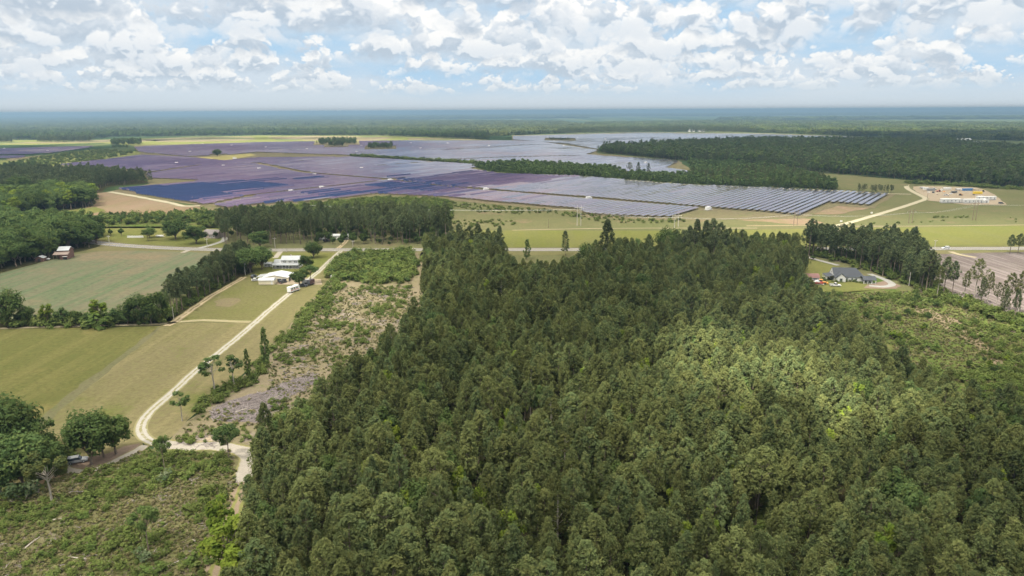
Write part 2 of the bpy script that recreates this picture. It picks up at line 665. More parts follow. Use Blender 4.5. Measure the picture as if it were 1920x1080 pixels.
M_yard = ground_mat('yard_grass', ((0.135, 0.138, 0.048), (0.165, 0.150, 0.070), (0.120, 0.130, 0.040)), (0.02, 0.09, 0.7),
                    spots=(0.04, 0.6, 0.72, (0.20, 0.17, 0.11)))
M_lawn = ground_mat('lawn', ((0.140, 0.155, 0.045), (0.175, 0.165, 0.060), (0.115, 0.140, 0.040)), (0.02, 0.1, 0.7))
M_green_lawn = ground_mat('green_lawn', ((0.085, 0.130, 0.035), (0.105, 0.14, 0.04), (0.075, 0.12, 0.032)), (0.03, 0.1, 0.7))
M_scrub = ground_mat('scrub_ground', ((0.115, 0.130, 0.045), (0.185, 0.155, 0.090), (0.090, 0.120, 0.036)), (0.045, 0.22, 1.1),
                     spots=(0.09, 0.58, 0.68, (0.23, 0.19, 0.155)))
M_clearcut = ground_mat('clearcut', ((0.195, 0.168, 0.098), (0.240, 0.198, 0.135), (0.135, 0.145, 0.055)), (0.03, 0.16, 0.9),
                        spots=(0.06, 0.56, 0.68, (0.25, 0.21, 0.18)), cut=(0.42, 0.58))
M_slash = ground_mat('logging_slash', ((0.165, 0.138, 0.135), (0.20, 0.168, 0.162), (0.12, 0.10, 0.095)), (0.06, 0.35, 2.2), bump=1.0,
                     stripes=(70, 1.2, 0.6, (0.24, 0.21, 0.205)))
M_cutover = ground_mat('cutover', ((0.128, 0.104, 0.098), (0.165, 0.136, 0.128), (0.105, 0.098, 0.066)), (0.02, 0.1, 0.8), bump=0.8,
                       stripes=(28, 2.6, 0.9, (0.222, 0.192, 0.182)))
M_regen = ground_mat('regrowth_ground', ((0.085, 0.120, 0.030), (0.125, 0.140, 0.042), (0.165, 0.130, 0.075)), (0.03, 0.12, 0.8))
M_pale = ground_mat('pale_field', spots=(0.0035, 0.5, 0.6, (0.13, 0.16, 0.06)), *( ((0.215, 0.18, 0.10), (0.26, 0.215, 0.13), (0.185, 0.175, 0.085)), (0.004, 0.012, 0.06)), bump=0,
                    stripes=(0, 60.0, 0.6, (0.28, 0.235, 0.165)))
M_solarground = ground_mat('solar_grass', ((0.155, 0.140, 0.075), (0.185, 0.150, 0.10), (0.12, 0.14, 0.05)), (0.01, 0.05, 0.3), bump=0.1)
M_brown = ground_mat('bare_soil', ((0.235, 0.165, 0.105), (0.27, 0.20, 0.14), (0.19, 0.165, 0.085)), (0.012, 0.06, 0.4),
                     stripes=(70, 8.0, 0.35, (0.17, 0.16, 0.07)))
M_sandy = ground_mat('sandy_yard', ((0.33, 0.27, 0.19), (0.38, 0.31, 0.23), (0.28, 0.235, 0.16)), (0.03, 0.15, 0.9))
M_gardensoil = ground_mat('garden_soil', ((0.185, 0.155, 0.085), (0.205, 0.165, 0.115), (0.15, 0.145, 0.06)), (0.03, 0.12, 0.8))
M_litter = ground_mat('leaf_litter', ((0.21, 0.155, 0.12), (0.26, 0.20, 0.16), (0.16, 0.125, 0.085)), (0.05, 0.3, 1.5))
M_youngfloor = ground_mat('plantation_floor', ((0.075, 0.105, 0.032), (0.105, 0.120, 0.045), (0.14, 0.12, 0.06)), (0.012, 0.06, 0.4))
M_yellowgreen = ground_mat('rough_grass', ((0.17, 0.19, 0.055), (0.21, 0.21, 0.075), (0.13, 0.17, 0.05)), (0.01, 0.05, 0.3))


def track_mat(name, track, verge, two=True, worn=0.0):
    """a farm track: two worn wheel lines with a grassy strip, ragged edges that give way to the verge"""
    m, n = new_mat(name)
    uv = n.n('ShaderNodeUVMap').outputs[0]
    u = n.n('ShaderNodeSeparateXYZ', ins={0: uv}).outputs[0]
    pos = n.n('ShaderNodeNewGeometry').outputs['Position']
    a = n.noise(pos, 0.35, 5, 0.65)
    b = n.noise(pos, 2.2, 3, 0.7)
    wob = n.math('MULTIPLY', n.math('SUBTRACT', a, 0.5), 0.30)
    uu = n.math('ADD', u, wob)
    d = n.math('ABSOLUTE', n.math('SUBTRACT', uu, 0.5))
    if two:
        t = n.ramp(n.math('ABSOLUTE', n.math('SUBTRACT', d, 0.22)), 0.09, 0.16, 1, 0)
        t = n.math('MAXIMUM', t, n.ramp(a, 0.62 - worn, 0.72 - worn, 0, 0.7))
        t = n.math('MULTIPLY', t, n.ramp(d, 0.36, 0.44, 1, 0))
    else:
        t = n.ramp(d, 0.34, 0.46, 1, 0)
    v = n.ramp(b, 0.25, 0.75, 0.82, 1.15, False)
    tr = n.mix(1.0, track, n.n('ShaderNodeCombineColor', ins={0: v, 1: v, 2: v}).outputs[0], 'MULTIPLY')
    vg = n.mix(a, verge, tuple(c * 1.25 for c in verge))
    col = n.mix(t, vg, tr)
    out(n, n.n('ShaderNodeBsdfDiffuse', ins={'Color': col}).outputs[0])
    return m


M_track = track_mat('farm_track', (0.275, 0.26, 0.232), (0.158, 0.145, 0.072), worn=0.13)
M_track_wide = track_mat('sandy_track', (0.258, 0.235, 0.20), (0.137, 0.128, 0.052), two=False)
M_gravel = track_mat('gravel_road', (0.30, 0.272, 0.20), (0.128, 0.12, 0.052), two=False)
M_trace = track_mat('faint_track', (0.28, 0.24, 0.165), (0.137, 0.128, 0.056), two=False)
M_dirt = track_mat('dirt_track', (0.31, 0.25, 0.17), (0.145, 0.128, 0.06), two=True, worn=0.12)
M_marks = track_mat('pressed_grass', (0.158, 0.142, 0.070), (0.135, 0.130, 0.052))
M_asphalt = plain('asphalt', (0.135, 0.13, 0.126), 0.9, var=0.1, scale=0.3)
M_paint_w = plain('road_paint_white', (0.7, 0.7, 0.68), 0.7)
M_paint_y = plain('road_paint_yellow', (0.6, 0.42, 0.08), 0.7)
M_concrete = plain('concrete', (0.225, 0.22, 0.205), 0.9, var=0.1, scale=0.4)
M_shoulder = ground_mat('road_verge', ((0.15, 0.145, 0.06), (0.18, 0.155, 0.085), (0.125, 0.135, 0.05)), (0.02, 0.12, 0.8))

# one base sheet out to the horizon
me = bpy.data.meshes.new('ground')
E = 60000.0
me.from_pydata([(-E + 2000, -1400, 0), (E - 2000, -1400, 0), (E - 2000, E - 1000, 0), (-E + 2000, E - 1000, 0)], [], [(0, 1, 2, 3)])
me.materials.append(M_far)
obj('ground', me)['kind'] = 'structure'

sheet('meadow', [(-500, 700), (2500, 700), (2300, 372), (1930, 356), (1700, 338), (1515, 322), (1440, 330), (1000, 372), (840, 368), (420, 384), (100, 392), (-300, 412)], M_meadow, 0.03, 30, 4)
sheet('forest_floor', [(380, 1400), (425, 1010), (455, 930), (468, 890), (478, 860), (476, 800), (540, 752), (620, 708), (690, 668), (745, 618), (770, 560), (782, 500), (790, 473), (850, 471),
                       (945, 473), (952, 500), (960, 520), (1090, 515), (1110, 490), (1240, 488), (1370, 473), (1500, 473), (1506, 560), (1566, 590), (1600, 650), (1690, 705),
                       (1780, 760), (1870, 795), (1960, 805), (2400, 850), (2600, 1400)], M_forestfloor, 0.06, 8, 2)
# fields right of the farm track and beyond
sheet('clearing', [(-200, 905), (0, 915), (60, 905), (125, 888), (180, 872), (250, 846), (300, 842), (440, 846), (470, 870), (455, 925), (425, 1012), (385, 1300), (-500, 1300)], M_scrub, 0.10, 4, 1.2)
sheet('olive_field', [(-300, 622), (0, 616), (150, 613), (300, 611), (250, 652), (180, 705), (95, 772), (60, 800), (-100, 830), (-400, 860)], M_olive, 0.10, 6, 1)
sheet('mown_field', [(300, 611), (330, 606), (470, 604), (440, 632), (380, 685), (330, 725), (280, 770), (262, 800), (268, 836), (190, 868), (120, 888), (40, 905), (-200, 920), (-300, 880), (-100, 830), (60, 800), (95, 772), (180, 705), (250, 652)], M_mown, 0.10, 6, 1)
sheet('worn_strip', [(296, 613), (304, 613), (258, 655), (190, 708), (108, 773), (90, 800), (62, 802), (88, 772), (178, 702), (250, 650)], M_trace and ground_mat('worn_grass', ((0.135, 0.135, 0.07), (0.165, 0.15, 0.085), (0.12, 0.13, 0.055)), (0.03, 0.12, 0.8)), 0.13, 3, 1.2)
sheet('yard', [(327, 605), (392, 560), (462, 518), (480, 500), (500, 474), (632, 474), (600, 506), (550, 546), (480, 602)], M_yard, 0.10, 5, 0.8)
sheet('farmhouse_lawn', [(500, 474), (640, 474), (600, 505), (590, 520), (490, 522), (470, 505)], M_lawn, 0.13, 5, 0.8)
sheet('track_verge', [(632, 474), (672, 474), (648, 500), (620, 522), (600, 545), (560, 592), (528, 625), (492, 668), (440, 715), (395, 755), (350, 790), (310, 830), (272, 838), (262, 800), (280, 770), (380, 685), (480, 602), (550, 546), (600, 506)], M_mown, 0.11, 5, 0.8)
sheet('clearcut_ground', [(672, 474), (786, 474), (792, 500), (794, 560), (790, 600), (748, 678), (668, 745), (590, 812), (520, 856), (474, 848), (440, 848), (310, 846), (335, 800), (395, 757), (440, 717), (492, 670), (528, 627), (560, 594), (600, 547), (622, 524), (648, 502)], M_clearcut, 0.09, 5, 1.5)
sheet('slash_heap_ground', [(395, 772), (430, 752), (470, 738), (492, 738), (520, 722), (560, 708), (590, 700), (600, 712), (560, 735), (505, 768), (480, 792), (430, 792), (392, 784)], M_slash, 0.14, 3, 1.5)
sheet('bare_sand', [(320, 836), (350, 822), (400, 818), (420, 832), (390, 842), (330, 842)], M_sandy, 0.14, 2, 2.2)
sheet('crop_field', [(-400, 570), (-200, 540), (0, 513), (62, 497), (105, 486), (135, 478), (190, 471), (250, 470), (330, 472), (412, 476), (398, 490), (330, 540), (310, 572), (290, 602), (0, 612), (-400, 630)], M_plough, 0.09, 10, 1)
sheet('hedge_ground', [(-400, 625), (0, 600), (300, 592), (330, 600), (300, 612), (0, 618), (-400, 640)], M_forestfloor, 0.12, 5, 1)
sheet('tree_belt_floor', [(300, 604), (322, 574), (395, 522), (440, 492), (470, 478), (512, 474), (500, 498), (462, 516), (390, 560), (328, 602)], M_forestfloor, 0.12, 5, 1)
sheet('roadside_verge', [(-300, 440), (185, 448), (330, 460), (480, 465), (2400, 461), (2400, 477), (1500, 478), (600, 478), (400, 478), (180, 470), (-300, 470)], M_shoulder, 0.06, 12, 1)
sheet('roadside_lawn', [(182, 448), (190, 425), (330, 425), (415, 425), (418, 463), (330, 461), (240, 457)], M_lawn, 0.09, 8, 1)
sheet('bright_field', [(840, 432), (960, 432), (1200, 433), (1420, 431), (1560, 428), (1590, 437), (1570, 460), (1200, 463), (830, 464)], M_brightfield, 0.09, 12, 0.8)
sheet('east_field', [(1588, 428), (1700, 426), (1920, 423), (2400, 420), (2400, 458), (1920, 461), (1600, 461), (1580, 445)], M_brightfield, 0.09, 12, 0.8)
sheet('east_meadow', [(1582, 424), (1735, 378), (1800, 384), (1892, 386), (1860, 362), (1720, 350), (1700, 345), (1930, 358), (2300, 372), (2400, 418), (1900, 421)], M_meadow, 0.09, 12, 2)
sheet('compound_yard', [(1712, 350), (1740, 349), (1830, 352), (1848, 357), (1866, 366), (1888, 384), (1810, 384), (1740, 376), (1730, 366), (1712, 355)], M_sandy, 0.13, 6, 1.5)
sheet('rough_meadow', [(845, 430), (842, 372), (930, 382), (1085, 396), (1097, 405), (1185, 410), (1262, 411), (1400, 410), (1500, 412), (1580, 420), (1420, 430), (1200, 432)], M_meadow, 0.10, 12, 2)
sheet('bare_corner', [(1312, 394), (1440, 402), (1500, 407), (1545, 418), (1500, 422), (1330, 408), (1270, 411)], M_brown, 0.13, 8, 4)
sheet('bare_wedge', [(1512, 402), (1552, 384), (1600, 386), (1640, 389), (1570, 402)], M_brown, 0.13, 6, 3)
sheet('house_lawn', [(1496, 480), (1570, 500), (1680, 540), (1560, 552), (1500, 552), (1490, 520)], M_lawn, 0.10, 5, 0.8)
sheet('side_lawn', [(1630, 514), (1668, 530), (1650, 533), (1628, 533)], M_green_lawn, 0.14, 3, 0.4)
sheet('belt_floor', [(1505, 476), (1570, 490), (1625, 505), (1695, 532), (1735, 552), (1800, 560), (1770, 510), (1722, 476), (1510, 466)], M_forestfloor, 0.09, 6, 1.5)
sheet('cutover_ground', [(1722, 478), (1920, 473), (2500, 470), (2500, 660), (1930, 600), (1850, 575), (1790, 560), (1745, 520)], M_cutover, 0.10, 8, 2)
sheet('regrowth_ground', [(1500, 548), (1560, 548), (1690, 542), (1735, 552), (1800, 562), (1930, 602), (2500, 670), (2600, 880), (1960, 815), (1870, 800), (1780, 765), (1690, 708), (1600, 655), (1566, 595), (1506, 565)], M_regen, 0.10, 6, 2)
sheet('regrowth_bare', [(1700, 556), (1740, 580), (1800, 600), (1840, 630), (1870, 660), (1920, 690), (1930, 715), (1890, 705), (1830, 650), (1790, 622), (1740, 595), (1705, 570)], ground_mat('dry_patch', ((0.21, 0.165, 0.10), (0.25, 0.195, 0.14), (0.14, 0.14, 0.05)), (0.05, 0.2, 1.0)), 0.13, 4, 3.5)
# the north side of the road: regrowth in front of the solar field
sheet('north_regrowth', [(185, 428), (190, 402), (300, 402), (425, 396), (480, 388), (587, 380), (705, 367), (780, 369), (842, 373), (848, 430), (430, 428)], M_regen, 0.09, 8, 2)
sheet('bare_soil', [(110, 398), (150, 392), (176, 386), (180, 362), (205, 360), (260, 370), (330, 382), (375, 388), (420, 392), (400, 398), (300, 402), (160, 404)], M_brown, 0.13, 8, 3)
sheet('forest_floor_west', [(-300, 440), (-300, 372), (0, 333), (85, 326), (250, 334), (288, 343), (205, 350), (182, 366), (180, 388), (105, 400), (190, 402), (186, 462), (130, 476), (102, 486), (62, 496), (0, 512), (-300, 560)], M_forestfloor, 0.12, 10, 3)
sheet('grass_bank', [(105, 398), (180, 388), (200, 396), (160, 402), (110, 404)], M_lawn, 0.15, 5, 1)
# solar farm ground, and the land round it
sheet('solar_ground', [(90, 312), (195, 300), (262, 290), (250, 273), (480, 266), (767, 263), (960, 263), (960, 254), (1197, 248), (1440, 250), (1625, 257), (1440, 262), (1285, 264), (1130, 275), (1118, 286), (1270, 300), (1305, 325),
                       (1290, 346), (1440, 352), (1600, 358), (1680, 364), (1640, 391), (1570, 386), (1505, 410), (1262, 414), (1097, 408), (1085, 398), (930, 384), (842, 375), (705, 369), (587, 383), (480, 389), (380, 393), (370, 386), (205, 359), (280, 345), (270, 326)], M_solarground, 0.20, 15, 3)
sheet('young_plantation_ground', [(880, 312), (905, 309), (960, 305), (1010, 306), (1155, 315), (1160, 323), (1270, 330), (1300, 325), (1290, 303), (1120, 288), (1126, 284), (1290, 300), (1440, 310), (1535, 328), (1575, 357), (1440, 352), (1285, 346), (1160, 336), (1077, 330), (960, 328), (915, 322)], M_youngfloor, 0.26, 12, 4)
sheet('east_rough', [(1500, 322), (1705, 338), (1708, 345), (1690, 352), (1700, 362), (1600, 357), (1575, 356), (1540, 330)], M_meadow, 0.24, 12, 3)
sheet('bright_scrub_west', [(40, 300), (95, 290), (175, 280), (262, 284), (262, 290), (195, 300), (112, 310), (82, 314), (20, 318), (-200, 322), (-200, 305)], M_yellowgreen, 0.22, 15, 5)
for px in ([(-200, 275), (-60, 270), (120, 268.5), (200, 267), (260, 266), (330, 262), (205, 262), (80, 266), (-200, 268)], [(262, 262), (330, 258.5), (470, 256), (480, 262), (410, 265.5), (300, 266)], [(520, 263.5), (500, 256.5), (600, 255), (700, 255.5), (740, 259), (690, 264)],
           [(770, 262.5), (760, 258.5), (860, 259.5), (905, 262)]):
    sheet('pale_field', px, M_pale, 0.24, 40, 14)
sheet('far_grass_west', [(-200, 272), (-200, 263), (170, 262.5), (480, 254), (720, 254.5), (915, 262), (767, 264), (480, 267), (250, 273), (190, 268), (60, 272)], M_yellowgreen, 0.22, 40, 8)
sheet('pale_patch', [(10, 298), (95, 290), (60, 296), (20, 302)], M_pale, 0.30, 10, 3)
sheet('pale_gap', [(350, 297), (470, 288), (480, 291), (420, 302), (360, 304)], ground_mat('dry_gap', ((0.30, 0.27, 0.10), (0.36, 0.30, 0.13), (0.24, 0.24, 0.08)), (0.01, 0.05, 0.3)), 0.28, 10, 3)
sheet('far_pasture', [(1780, 267), (1815, 264), (1850, 270), (1850, 277), (1815, 276), (1795, 272)], M_pale, 0.3, 20, 4)

# ------------------------------------------------------------------ the highway
hw_px = [(60, 436), (120, 445), (180, 455), (240, 461), (330, 466), (450, 469), (640, 468.5), (780, 468.5), (960, 468.5), (1200, 468), (1500, 467), (1773, 466.5), (1920, 466), (2200, 464.5)]
hw = smooth_line(GP(hw_px), 8)
HWZ = 0.14
road = strip('road', hw, 8.6, M_asphalt, HWZ)
for off in (-3.5, 3.5):
    strip('edge_line', hw, 0.15, M_paint_w, HWZ + 0.006, parent=road, offset=off)
for off in (-0.13, 0.13):
    strip('centre_line', hw, 0.12, M_paint_y, HWZ + 0.006, parent=road, offset=off)

drive_px = [(640, 470), (620, 488), (600, 507), (574, 528), (545, 549), (505, 582), (480, 604), (440, 638), (400, 670), (360, 702), (325, 735), (290, 765), (268, 790), (264, 808), (275, 824), (300, 833), (340, 836), (390, 838)]
strip('farm_track', smooth_line(GP(drive_px), 2.0), 3.8, M_track, 0.17, wob=0.6)
strip('sandy_turn', smooth_line(GP([(300, 833), (352, 837), (410, 838), (445, 843), (466, 856), (464, 878), (454, 905)]), 1.5), 5.6, M_track_wide, 0.175, wob=1.4)
strip('faint_track', smooth_line(GP([(452, 905), (440, 945), (420, 1000), (400, 1060), (385, 1120)]), 2), 4.5, track_mat('grassy_track', (0.20, 0.155, 0.11), (0.14, 0.14, 0.05)), 0.17, wob=1.0)
sheet('leaf_litter', [(118, 885), (128, 868), (150, 860), (200, 852), (232, 838), (262, 832), (262, 842), (225, 856), (190, 876), (160, 888), (130, 892)], M_litter, 0.15, 2, 0.9)
strip('sand_path', smooth_line(GP([(272, 836), (255, 847), (225, 862), (190, 878), (155, 885), (125, 882), (122, 872), (140, 862)]), 1.0), 3.0, M_track_wide, 0.18, wob=0.8)
strip('red_path', smooth_line(GP([(120, 888), (80, 905), (30, 925), (-60, 950)]), 2), 2.6, track_mat('clay_track', (0.27, 0.19, 0.12), (0.15, 0.13, 0.06), two=False), 0.17, wob=1.0)
strip('field_path', smooth_line(GP([(-150, 622), (40, 615), (180, 611), (300, 608), (330, 604)]), 4), 2.6, M_trace, 0.18, wob=1.2)
strip('belt_path', smooth_line(GP([(312, 612), (330, 602), (372, 572), (402, 552), (432, 535), (458, 520)]), 3), 4.2, M_dirt, 0.18, wob=1.2)
strip('field_edge', smooth_line(GP([(330, 604), (380, 601), (430, 603), (470, 604)]), 3), 3.4, track_mat('dry_bank', (0.245, 0.215, 0.15), (0.17, 0.155, 0.07), two=True), 0.17, wob=1.5)
sheet('garden_patch', [(402, 566), (420, 560), (446, 560), (452, 566), (430, 576), (404, 574)], M_gardensoil, 0.16, 3, 2)
sheet('garage_apron', [(516, 528), (560, 520), (602, 524), (604, 534), (520, 534)], M_sandy, 0.16, 3, 0.5)
strip('lane', smooth_line(GP([(516, 484), (526, 472)]), 3), 4.0, M_track_wide, 0.16)
strip('north_drive', smooth_line(GP([(372, 466), (395, 460), (418, 452), (422, 445)]), 3), 4.0, M_concrete, 0.17)
strip('side_road', smooth_line(GP([(342, 474), (352, 470), (362, 467)]), 3), 4.0, M_track_wide, 0.12)
strip('mobile_home_drive', smooth_line(GP([(634, 466), (645, 457), (652, 448)]), 3), 3.6, M_dirt, 0.16)
strip('solar_road', smooth_line(GP([(1605, 446), (1580, 436), (1566, 429), (1572, 423), (1592, 418), (1640, 404), (1690, 389), (1726, 377), (1735, 372), (1716, 362), (1702, 354), (1700, 347), (1706, 340)]), 6), 6.5, M_gravel, 0.18, wob=1.0)
strip('perimeter_road', smooth_line(GP([(1708, 364.5), (1660, 363.5), (1590, 359.5), (1500, 355.2), (1440, 352.6), (1300, 347), (1160, 337.2), (1077, 330.6)]), 15), 6.0, M_gravel, 0.32, wob=1.0)
strip('corner_road', smooth_line(GP([(205, 360), (260, 369.5), (320, 381), (345, 387), (375, 386)]), 8), 8.0, M_gravel, 0.30, wob=3)
strip('service_track', smooth_line(GP([(1400, 424), (1480, 423), (1560, 423), (1568, 426)]), 8), 3.0, M_dirt, 0.17, wob=1)
strip('field_track', smooth_line(GP([(1590, 424.5), (1750, 424), (1920, 422), (2200, 419)]), 10), 2.4, M_trace, 0.16, wob=1)
strip('meadow_track', smooth_line(GP([(960, 432), (1100, 429), (1230, 428), (1330, 428), (1420, 428)]), 10), 2.0, M_trace, 0.16, wob=1)
strip('house_drive', smooth_line(GP([(1504, 478), (1520, 484), (1545, 491), (1572, 498)]), 3), 3.2, M_concrete, 0.16)
strip('carport_drive', smooth_line(GP([(1630, 514), (1650, 521), (1668, 529), (1672, 535), (1655, 538), (1630, 536)]), 2), 3.6, M_concrete, 0.17)
sheet('turning_apron', [(1626, 534), (1664, 526), (1690, 537), (1680, 542), (1620, 541)], M_litter, 0.16, 3, 0.8)
strip('cutover_track', smooth_line(GP([(1782, 472), (1800, 478), (1830, 483)]), 4), 4.0, M_trace, 0.15, wob=1)

# ================================================================== PLANTS
L_pine = leaf_mat('pine_needles', (0.130, 0.147, 0.053), (0.096, 0.130, 0.056), (0.162, 0.172, 0.062), var=0.3)
L_tallpine = leaf_mat('tall_pine_needles', (0.100, 0.120, 0.056), (0.080, 0.110, 0.056), (0.130, 0.148, 0.062))
L_broad = leaf_mat('broadleaf_leaves', (0.088, 0.128, 0.040), (0.070, 0.112, 0.042), (0.125, 0.158, 0.050))
L_lime = leaf_mat('lime_leaves', (0.165, 0.215, 0.032), (0.125, 0.190, 0.032), (0.200, 0.235, 0.040))
L_shrub = leaf_mat('shrub_leaves', (0.094, 0.138, 0.038), (0.126, 0.158, 0.044), (0.150, 0.172, 0.058))
L_grey = leaf_mat('pale_shrub_leaves', (0.11, 0.135, 0.075), (0.09, 0.13, 0.06), (0.16, 0.18, 0.11))
L_thin = leaf_mat('thin_leaves', (0.085, 0.105, 0.040), (0.07, 0.095, 0.035), (0.15, 0.15, 0.045))
L_grass = leaf_mat('grass_blades', (0.165, 0.155, 0.065), (0.105, 0.145, 0.038), (0.21, 0.175, 0.105))
M_bark = plain('bark', (0.16, 0.125, 0.10), 0.95, var=0.3, scale=3)
M_palebark = plain('pale_bark', (0.29, 0.26, 0.22), 0.95, var=0.25, scale=3)


def leaf_quads(Cn, R, n, size, rng, up=0.35, aspect=0.6, outward=None):
    """n leaf sprays round every clump centre Cn (k,3) with radius R (k,) -> quad vertices, faces"""
    k = len(Cn)
    d = rng.normal(size=(k, n, 3))
    d /= np.linalg.norm(d, axis=2, keepdims=True)
    rr = R[:, None, None] * rng.uniform(0.45, 1.0, (k, n, 1))
    P = (Cn[:, None] + d * rr).reshape(-1, 3)
    nm = d.reshape(-1, 3) + rng.normal(scale=0.42, size=(k * n, 3))
    nm[:, 2] += up * 1.5
    nm /= np.linalg.norm(nm, axis=1, keepdims=True)
    a = np.cross(nm, rng.normal(size=nm.shape))
    a /= np.linalg.norm(a, axis=1, keepdims=True) + 1e-9
    b = np.cross(nm, a)
    s = size * rng.uniform(0.6, 1.3, (len(P), 1))
    a, b = a * s, b * s * aspect
    V = np.stack([P - a - b * 0.4, P + b * -1.0, P + a + b * 0.3, P + b], 1).reshape(-1, 3)
    F = np.arange(len(V)).reshape(-1, 4)
    return V, F


def tube_np(pts, radii, seg=6):
    """tapered tube through points"""
    pts = np.asarray(pts, float)
    V, F = [], []
    for i, p in enumerate(pts):
        t = pts[min(i + 1, len(pts) - 1)] - pts[max(i - 1, 0)]
        t = Vector(t)
        q = t.to_track_quat('Z', 'Y')
        for j in range(seg):
            a = 2 * math.pi * j / seg
            u = q @ Vector((math.cos(a), math.sin(a), 0))
            V.append(p + np.array(u) * radii[i])
    for i in range(len(pts) - 1):
        for j in range(seg):
            F.append((i * seg + j, i * seg + (j + 1) % seg, (i + 1) * seg + (j + 1) % seg, (i + 1) * seg + j))
    return np.array(V), np.array(F)


def merge(parts):
    Vs, Fs, o = [], [], 0
    for V, F in parts:
        Vs.append(V)
        Fs.append(F + o)
        o += len(V)
    return np.concatenate(Vs), np.concatenate(Fs)


class Kind:
    """one variant of a plant: a crown mesh and a trunk mesh, both with their foot at the origin"""
    def __init__(s, name, crown, trunk, height, crown_name='crown'):
        s.name, s.crown, s.trunk, s.h, s.cn = name, crown, trunk, height, crown_name


def limb(rng, base, tip, r, sag=0.0, seg=5):
    base, tip = np.asarray(base, float), np.asarray(tip, float)
    mid = (base + tip) / 2 + np.array([0, 0, sag]) + rng.normal(scale=0.12, size=3)
    return tube_np([base, mid, tip], [r, r * 0.7, r * 0.25], seg)


def make_pine(name, seed, H=16.0, base=0.42, R=2.7, puffs=70, per=16, leaf=0.42, mat=None, bark=None, shape=0.75, trunk_r=0.17, lean=0.3, cone=False):
    rng = np.random.default_rng(seed)
    z0 = H * base
    ax = rng.normal(scale=lean, size=2)
    u = (np.arange(puffs) + rng.uniform(0, 1, puffs)) / puffs          # 0 bottom .. 1 top
    prof = R * np.clip(((1 - u ** (1.0 / shape)) ** 0.6) * (0.55 + 0.45 * np.minimum(1, u / 0.25)), 0.14, None)
    if cone:
        prof = R * np.clip((1 - u) ** shape * (0.6 + 0.4 * np.minimum(1, u / 0.2)), 0.08, None)
    th = np.arange(puffs) * 2.39996 + rng.uniform(-0.5, 0.5, puffs)
    lump = 1 + 0.28 * np.sin(th * 2 + rng.uniform(0, 6)) + 0.15 * rng.normal(size=puffs)
    rr = prof * lump * np.sqrt(rng.uniform(0.25, 1, puffs))
    z = z0 + u * (H - z0) - 0.10 * rr
    cx = ax[0] * (z / H) ** 2 + rr * np.cos(th)
    cy_ = ax[1] * (z / H) ** 2 + rr * np.sin(th)
    Cn = np.stack([cx, cy_, z], 1)
    pr = (0.55 + 0.35 * (1 - u)) * rng.uniform(0.75, 1.25, puffs) * (R / 2.7) ** 0.5
    V, F = leaf_quads(Cn, pr, per, leaf, rng, up=0.5, aspect=0.45)
    crown = mesh_np(name + '_crown', V, F, [mat or L_pine])
    parts = [tube_np([(0, 0, -0.3), (0, 0, H * 0.35), (ax[0] * 0.45, ax[1] * 0.45, H * 0.67), (ax[0], ax[1], H * 0.97)], [trunk_r * 1.25, trunk_r, trunk_r * 0.65, 0.03], 7)]
    for i in range(0, puffs, 4):
        zb = max(Cn[i, 2] - 0.5 * rr[i] - 0.2, z0 * 0.7)
        parts.append(limb(rng, (ax[0] * (zb / H) ** 2, ax[1] * (zb / H) ** 2, zb), Cn[i], 0.06, 0.1, 4))
    V, F = merge(parts)
    trunk = mesh_np(name + '_trunk', V, F, [bark or M_bark], smooth=True)
    return Kind(name, crown, trunk, H)


def make_broad(name, seed, H=12.0, R=5.0, base=0.22, lobes=22, per=120, leaf=0.34, mat=None, bark=None, open_=0.0, trunk_r=0.25, flat=1.0):
    rng = np.random.default_rng(seed)
    z0 = H * base
    hh = (H - z0) / 2
    Cn, pr = [], []
    for i in range(lobes):
        v = rng.normal(size=3)
        v[2] = abs(v[2]) * 0.95 - 0.55 if rng.uniform() < 0.75 else v[2]
        v /= np.linalg.norm(v)
        k = rng.uniform(0.45 + open_ * 0.3, 0.82)
        Cn.append((v[0] * R * k, v[1] * R * k, z0 + hh + v[2] * hh * k * flat))
        pr.append(min(R, hh) * rng.uniform(0.26, 0.46) * (1 - 0.35 * open_))
    Cn, pr = np.array(Cn), np.array(pr)
    V, F = leaf_quads(Cn, pr, per, leaf, rng, up=0.45, aspect=0.7)
    crown = mesh_np(name + '_crown', V, F, [mat or L_broad])
    fork = z0 * rng.uniform(0.75, 1.05) + 0.3
    parts = [tube_np([(0, 0, -0.3), (0.05, 0.05, fork * 0.6), (0.1, -0.05, fork), (0.15, 0, z0 + hh * 1.2)], [trunk_r * 1.35, trunk_r, trunk_r * 0.8, trunk_r * 0.25], 7)]
    for i in range(lobes):
        parts.append(limb(rng, (0.1, 0, fork + rng.uniform(-0.1, 0.5) * hh), Cn[i], trunk_r * 0.4, 0.25, 5))
    V, F = merge(parts)
    trunk = mesh_np(name + '_trunk', V, F, [bark or M_bark], smooth=True)
    return Kind(name, crown, trunk, H)


def make_shrub(name, seed, H=1.8, R=1.4, lobes=7, per=22, leaf=0.26, mat=None):
    rng = np.random.default_rng(seed)
    Cn = np.stack([rng.uniform(-1, 1, lobes) * R * 0.6, rng.uniform(-1, 1, lobes) * R * 0.6, H * rng.uniform(0.25, 0.75, lobes)], 1)
    pr = H * rng.uniform(0.3, 0.5, lobes)
    V, F = leaf_quads(Cn, pr, per, leaf, rng, up=0.5, aspect=0.6)
    V[:, 2] = np.maximum(V[:, 2], 0.02)
    crown = mesh_np(name + '_leaves', V, F, [mat or L_shrub])
    parts = [limb(rng, (0, 0, -0.1), c, 0.05, 0.1, 4) for c in Cn]
    V, F = merge(parts)
    trunk = mesh_np(name + '_stems', V, F, [M_bark], smooth=True)
    return Kind(name, crown, trunk, H, 'foliage')


